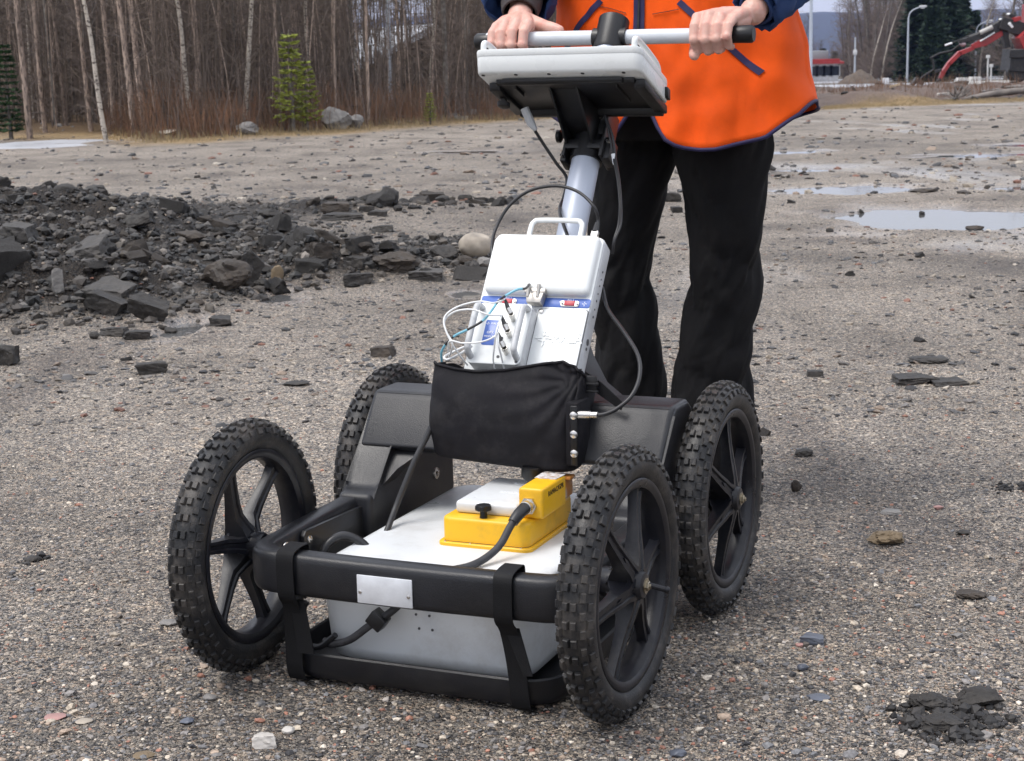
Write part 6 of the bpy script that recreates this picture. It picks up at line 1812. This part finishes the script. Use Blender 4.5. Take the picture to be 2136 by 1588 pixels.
for k in range(26):
    if k < 12: x, y = rs.uniform(1735, 1790), rs.uniform(184, 191)
    elif k < 22: x, y = rs.uniform(1912, 1972), rs.uniform(184, 190)
    else: x, y = rs.uniform(1700, 2100), rs.uniform(186, 205)
    p = hit(x, y); l = rs.uniform(.15, .5); a = rs.uniform(-.7, .7)
    mb = MB(); mb.add(prism([(-.03, 0), (.03, 0), (.025, .05), (-.02, .06)], -l / 2, l / 2, 0, r=.004))
    o = obj('wood_splinter', mb, woodm if rs.uniform() < .75 else whst, None); o.location = (p[0], p[1], p[2] + .02); o.rotation_euler = (rs.normal() * .2, rs.normal() * .15, a)
    if k < 12: tag(o, 'pale wood splinter in the scatter near the vest on the turned ground', 'splinter', 'splinters near the vest')
    elif k < 22: tag(o, 'pale wood splinter in the scatter below the foot of the red boom', 'splinter', 'splinters below the boom')
    else: tag(o, 'stray wood splinter lying alone on the turned ground', 'splinter', 'stray splinters on the turned ground')
def log(x0, y0, x1, y1, r, label, mt=None, z=0.1):
    A = hit(x0, y0); Bq = hit(x1, y1); Pm = (A + Bq) / 2 + [0, 0, .05]
    c_ = cr([A + [0, 0, z], Pm + [0, 0, z], Bq + [0, 0, z * 1.3]], 8); v, f = tube(c_, [r * .5, r, r, r * .9], 14); v = np.array(v); v += (vn3(v * 6, 3)[:, None] - .5) * r * .4
    mb = MB(); mb.add((v, f)); o = obj('fallen_log', mb, mt or logm, None, 60); return tag(o, label, 'log')
log(2012, 211, 2180, 199, .085, 'long weathered log lying along the grass strip at the right edge')
log(2045, 196, 2180, 189, .07, 'thinner grey log lying behind the long weathered one')
log(2096, 199, 2170, 196, .06, 'short pale pole on top of the weathered logs at the right edge')
for k, (x, y) in enumerate(((1995, 208), (2003, 206), (1990, 206))):
    A = hit(x, y); mb = MB()
    for q in range(9):
        d = rs.normal(size=3); d[2] = abs(d[2]) * .8; d /= np.linalg.norm(d); mb.add(tube([A, A + d * .25, A + d * rs.uniform(.3, .6)], [.03, .018, .006], 5))
    o = obj('tree_root', mb, logm, None, 60); tag(o, ('tangled grey root sticking up at the left end of the logs', 'second root tangle just right of the first one by the logs', 'third root tangle leaning left at the end of the logs')[k], 'root')
# concrete blocks beyond the road
for k, (x, w_, h_, lab) in enumerate(((2003, 22, 12, 'left slanted concrete block standing beyond the road under the boom'), (2030, 25, 13, 'right concrete block standing beyond the road under the boom'))):
    p = gfar(x, 163); Y = 112.0; X_ = (x - 1068) / F_PX * Y; pp = Y / F_PX
    mb = MB(); mb.add(prism([(-w_ * pp / 2, 0), (w_ * pp / 2, 0), (w_ * pp / 2, h_ * pp), (-w_ * pp / 2 + .2, h_ * pp)], -.5, .5, 1, r=.03)); o = obj('concrete_block', mb, conc, None); o.location = (X_, Y, float(terr(Y)) + .06 + .25); tag(o, lab, 'concrete block')
    o.location.z = float(terr(Y)) + .06
mb = MB(); p = gfar(1847, 186); mb.add(rbox(-.16, .16, -.1, .1, 0, .55, .03)); o = obj('marker_block', mb, hwall, None); o.location = (p[0], p[1], p[2] + Hs(p[0], p[1]) - float(terr(p[1]))); tag(o, 'small white block standing at the near side of the road', 'marker')
# tan grass strip on the right
x = rs.uniform(5.5, 14.5, 9000); P_ = np.stack([x, EDGE_R(x) + rs.normal(size=9000) * .45 + .5], 1)
strands('dry_grass', P_, lambda r_, n: r_.uniform(.02, .09, n), .006, grassm, 'tan grass strip along the far right edge of the lot', 44, .6)
P_ = np.stack([rs.uniform(9, 17, 1400), rs.uniform(42, 58, 1400)], 1)
strands('weeds', P_, lambda r_, n: r_.uniform(.1, .5, n), .008, twred, 'sparse brown weeds on the turned ground', 45, .5)

# ---- red machine with its boom
rm_ = M('red machine paint', (.34, .028, .032), .4, var=.2, vs=3, dust=(.15, .10, .09), dustamt=.5)
bk = M('machine black', (.018, .018, .02), .5, var=.3, dust=(.10, .09, .08), dustamt=.5)
MY = 62.0
def mq(x, y, dy=0.0):
    d = _ray(x, y); t = (MY + dy) / d[1]; return CAMO + t * d
base = mq(2150, 168)
mach = thing('forestry_machine', 'red and black machine at the right edge, its long boom reaching the ground', 'machine', loc=(base[0], MY, float(terr(MY))))
mo = np.array([base[0], MY, float(terr(MY))])
def L_(x, y, dy=0.0): return mq(x, y, dy) - mo
def part(name, mb, mt, par=mach, sharp=35): return obj(name, mb, mt, par, sharp)
def bar_(p, q, w0, w1, d=.12):
    """flat sided beam from p to q, w = height at each end in pixels"""
    p = np.array(p); q = np.array(q); t = (q - p) / np.linalg.norm(q - p); n_ = np.array([-t[2], 0, t[0]]); s = MY / F_PX
    V = []
    for P0, w in ((p, w0), (q, w1)):
        for a, b in ((-1, -1), (1, -1), (1, 1), (-1, 1)): V.append(P0 + n_ * w * s / 2 * a + np.array([0, d * b, 0]))
    bm = bmesh.new(); vs = [bm.verts.new(v) for v in V]
    for f in ((0, 1, 2, 3), (4, 5, 6, 7), (0, 1, 5, 4), (1, 2, 6, 5), (2, 3, 7, 6), (3, 0, 4, 7)): bm.faces.new([vs[i] for i in f])
    bmesh.ops.recalc_face_normals(bm, faces=bm.faces); bmesh.ops.bevel(bm, geom=bm.edges[:], offset=.012, segments=1, affect='EDGES')
    return bm_arrays(bm)
mb = MB(); mb.add(bar_(L_(2026, 98), L_(2052, 88), 9, 17)); mb.add(bar_(L_(2050, 89), L_(2090, 66), 18, 15)); mb.add(bar_(L_(2088, 67.5), L_(2088.1 + 2, 66.2), 14, 8)); part('main_boom', mb, rm_)
mb = MB(); mb.add(bar_(L_(2044, 86.5, -.14), L_(2075, 68, -.14), 3, 3, .02)); part('boom_stripe', mb, printw)
mb = MB(); mb.add(bar_(L_(2030, 100), L_(2000, 112), 8, 9)); mb.add(bar_(L_(2003, 109), L_(1978, 134), 9, 8)); mb.add(bar_(L_(1980, 131), L_(1966, 152), 7, 8)); mb.add(bar_(L_(1967, 150), L_(1960, 166), 9, 6)); part('jib', mb, rm_)
mb = MB(); mb.add(bar_(L_(1962, 164, -.1), L_(1948, 180, -.1), 6, 5, .05)); mb.add(bar_(L_(1958, 160, .1), L_(1952, 178, .1), 4, 3, .04)); mb.add(bar_(L_(1950, 150), L_(1964, 146), 7, 5, .06)); part('gripper', mb, bk)
for k, pp in enumerate((((1918, 170), (1904, 180)), ((1934, 178), (1905, 168)), ((1920, 165), (1912, 178)))):
    pass
mb = MB(); mb.add(bar_(L_(1903, 178), L_(1912, 163), 7, 6, .15)); mb.add(bar_(L_(1910, 166), L_(1924, 176), 10, 6, .2)); part('bucket', mb, bk)
mb = MB(); mb.add(tube([L_(1971, 95, -.1), L_(1986, 90, -.1)], .035, 10)); part('cylinder_rod', mb, printw)
mb = MB(); mb.add(tube([L_(1986, 90, -.1), L_(2020, 75, -.1)], .022, 8)); mb.add(tube([L_(2018, 78), L_(2045, 72), L_(2090, 46)], [.05, .12, .12], 10)); mb.add(bar_(L_(2000, 88), L_(2050, 74), 6, 14, .12)); mb.add(bar_(L_(2046, 76), L_(2092, 50), 15, 20, .14)); part('lift_cylinder', mb, bk)
mb = MB(); mb.add(tube([L_(2044, 69, -.16), L_(2070, 57, -.16)], .085, 12)); part('grey_cylinder', mb, conc)
mb = MB()
for a, b in (((1940, 122), (1958, 112)), ((1958, 112), (1985, 106)), ((1985, 106), (2004, 92)), ((1945, 122), (1948, 145)), ((1948, 145), (1925, 160)), ((1925, 160), (1915, 172))):
    mb.add(tube([L_(*a), L_(*b)], .035, 7))
part('hydraulic_hose', mb, bk)
mb = MB(); mb.add(ellip(L_(2008, 92), .13, .12, .09, 12, 8)); part('joint_cover', mb, M('pale pink cover', (.5, .38, .42), .5))
mb = MB(); mb.add(bar_(L_(2084, 48), L_(2136, 64), 24, 26, .3)); mb.add(bar_(L_(2094, 62), L_(2100, 100), 10, 12, .15)); part('boom_base', mb, bk)
mb = MB(); mb.add(bar_(L_(2104, 48, -.3), L_(2112, 58, -.3), 6, 5, .05)); part('white_plate', mb, printw)
mb = MB(); mb.add(bar_(L_(2112, 42, -.2), L_(2128, 38, -.2), 9, 8, .15)); mb.add(bar_(L_(2122, 92, -.2), L_(2170, 70, -.2), 26, 60, .5)); part('red_housing', mb, rm_)
mb = MB(); mb.add(bar_(L_(2105, 30, -.1), L_(2116, 36, -.1), 5, 8, .1)); mb.add(bar_(L_(2112, 36), L_(2118, 52), 6, 6, .1)); part('lamp_bracket', mb, bk)
mb = MB(); mb.add(ellip(L_(2104, 30, -.12), .09, .06, .05, 10, 7)); mb.add(ellip(L_(2087, 41, -.12), .07, .06, .04, 10, 7)); part('work_light', mb, printw)
mb = MB(); mb.add(bar_(L_(2098, 125), L_(2190, 132), 44, 50, .6)); mb.add(bar_(L_(2105, 112, -.6), L_(2190, 112, -.6), 16, 20, .1)); part('chassis', mb, bk)
for xx in (2122, 2180):
    mb = MB(); c = L_(xx, 150, -.35); mb.add(lathe([(-.18, .10), (-.20, .30), (-.14, .38), (.14, .38), (.20, .30), (.18, .10)], 24, a=tuple(c - np.array([0, 0, 0])), ax=1)); w_ = part('wheel', mb, rubber)
mb = MB(); mb.add(bar_(L_(2140, 40), L_(2200, 40), 60, 64, .55)); part('cab', mb, rm_)
mb = MB(); mb.add(tube([L_(2100, 128), L_(2107, 165)], .05, 8)); mb.add(tube([L_(2126, 128), L_(2126, 166)], .05, 8)); part('support_leg', mb, galv)
for x, y0, y1, lab in ((2059, 166, 118, 'thin pale stake left of the machine leg'), (2066, 160, 137, 'thin stake with a white top right beside the first')):
    p = gfar(x, y0); Y = 100.0; q = _ray(x, y1) * (Y / _ray(x, y1)[1]) + CAMO; zz = float(terr(Y))
    mb = MB(); mb.add(tube([(0, 0, 0), (0, 0, q[2] - zz)], .05, 8)); mb.add(rbox(-.11, .11, -.06, .06, q[2] - zz - .1, q[2] - zz + .08, .02)); o = obj('stake', mb, conc, None); o.location = ((x - 1068) / F_PX * Y, Y, zz); tag(o, lab, 'stake')

# ================================================================ air: the far hills fade to blue
hz = bpy.data.materials.new('haze'); hz.use_nodes = True; nt = hz.node_tree; nt.nodes.clear()
out = nt.nodes.new('ShaderNodeOutputMaterial'); pv = nt.nodes.new('ShaderNodeVolumePrincipled')
pv.inputs['Color'].default_value = (.38, .50, 1, 1); pv.inputs['Density'].default_value = .00011; pv.inputs['Anisotropy'].default_value = .2
nt.links.new(pv.outputs[0], out.inputs['Volume'])
mb = MB(); mb.add(rbox(-9000, 9000, -500, 4300, -20, 150, 0)); o = obj('haze', mb, hz, None, 180, smooth=False); tag(o, None, None, None, 'stuff')
HAZE = True
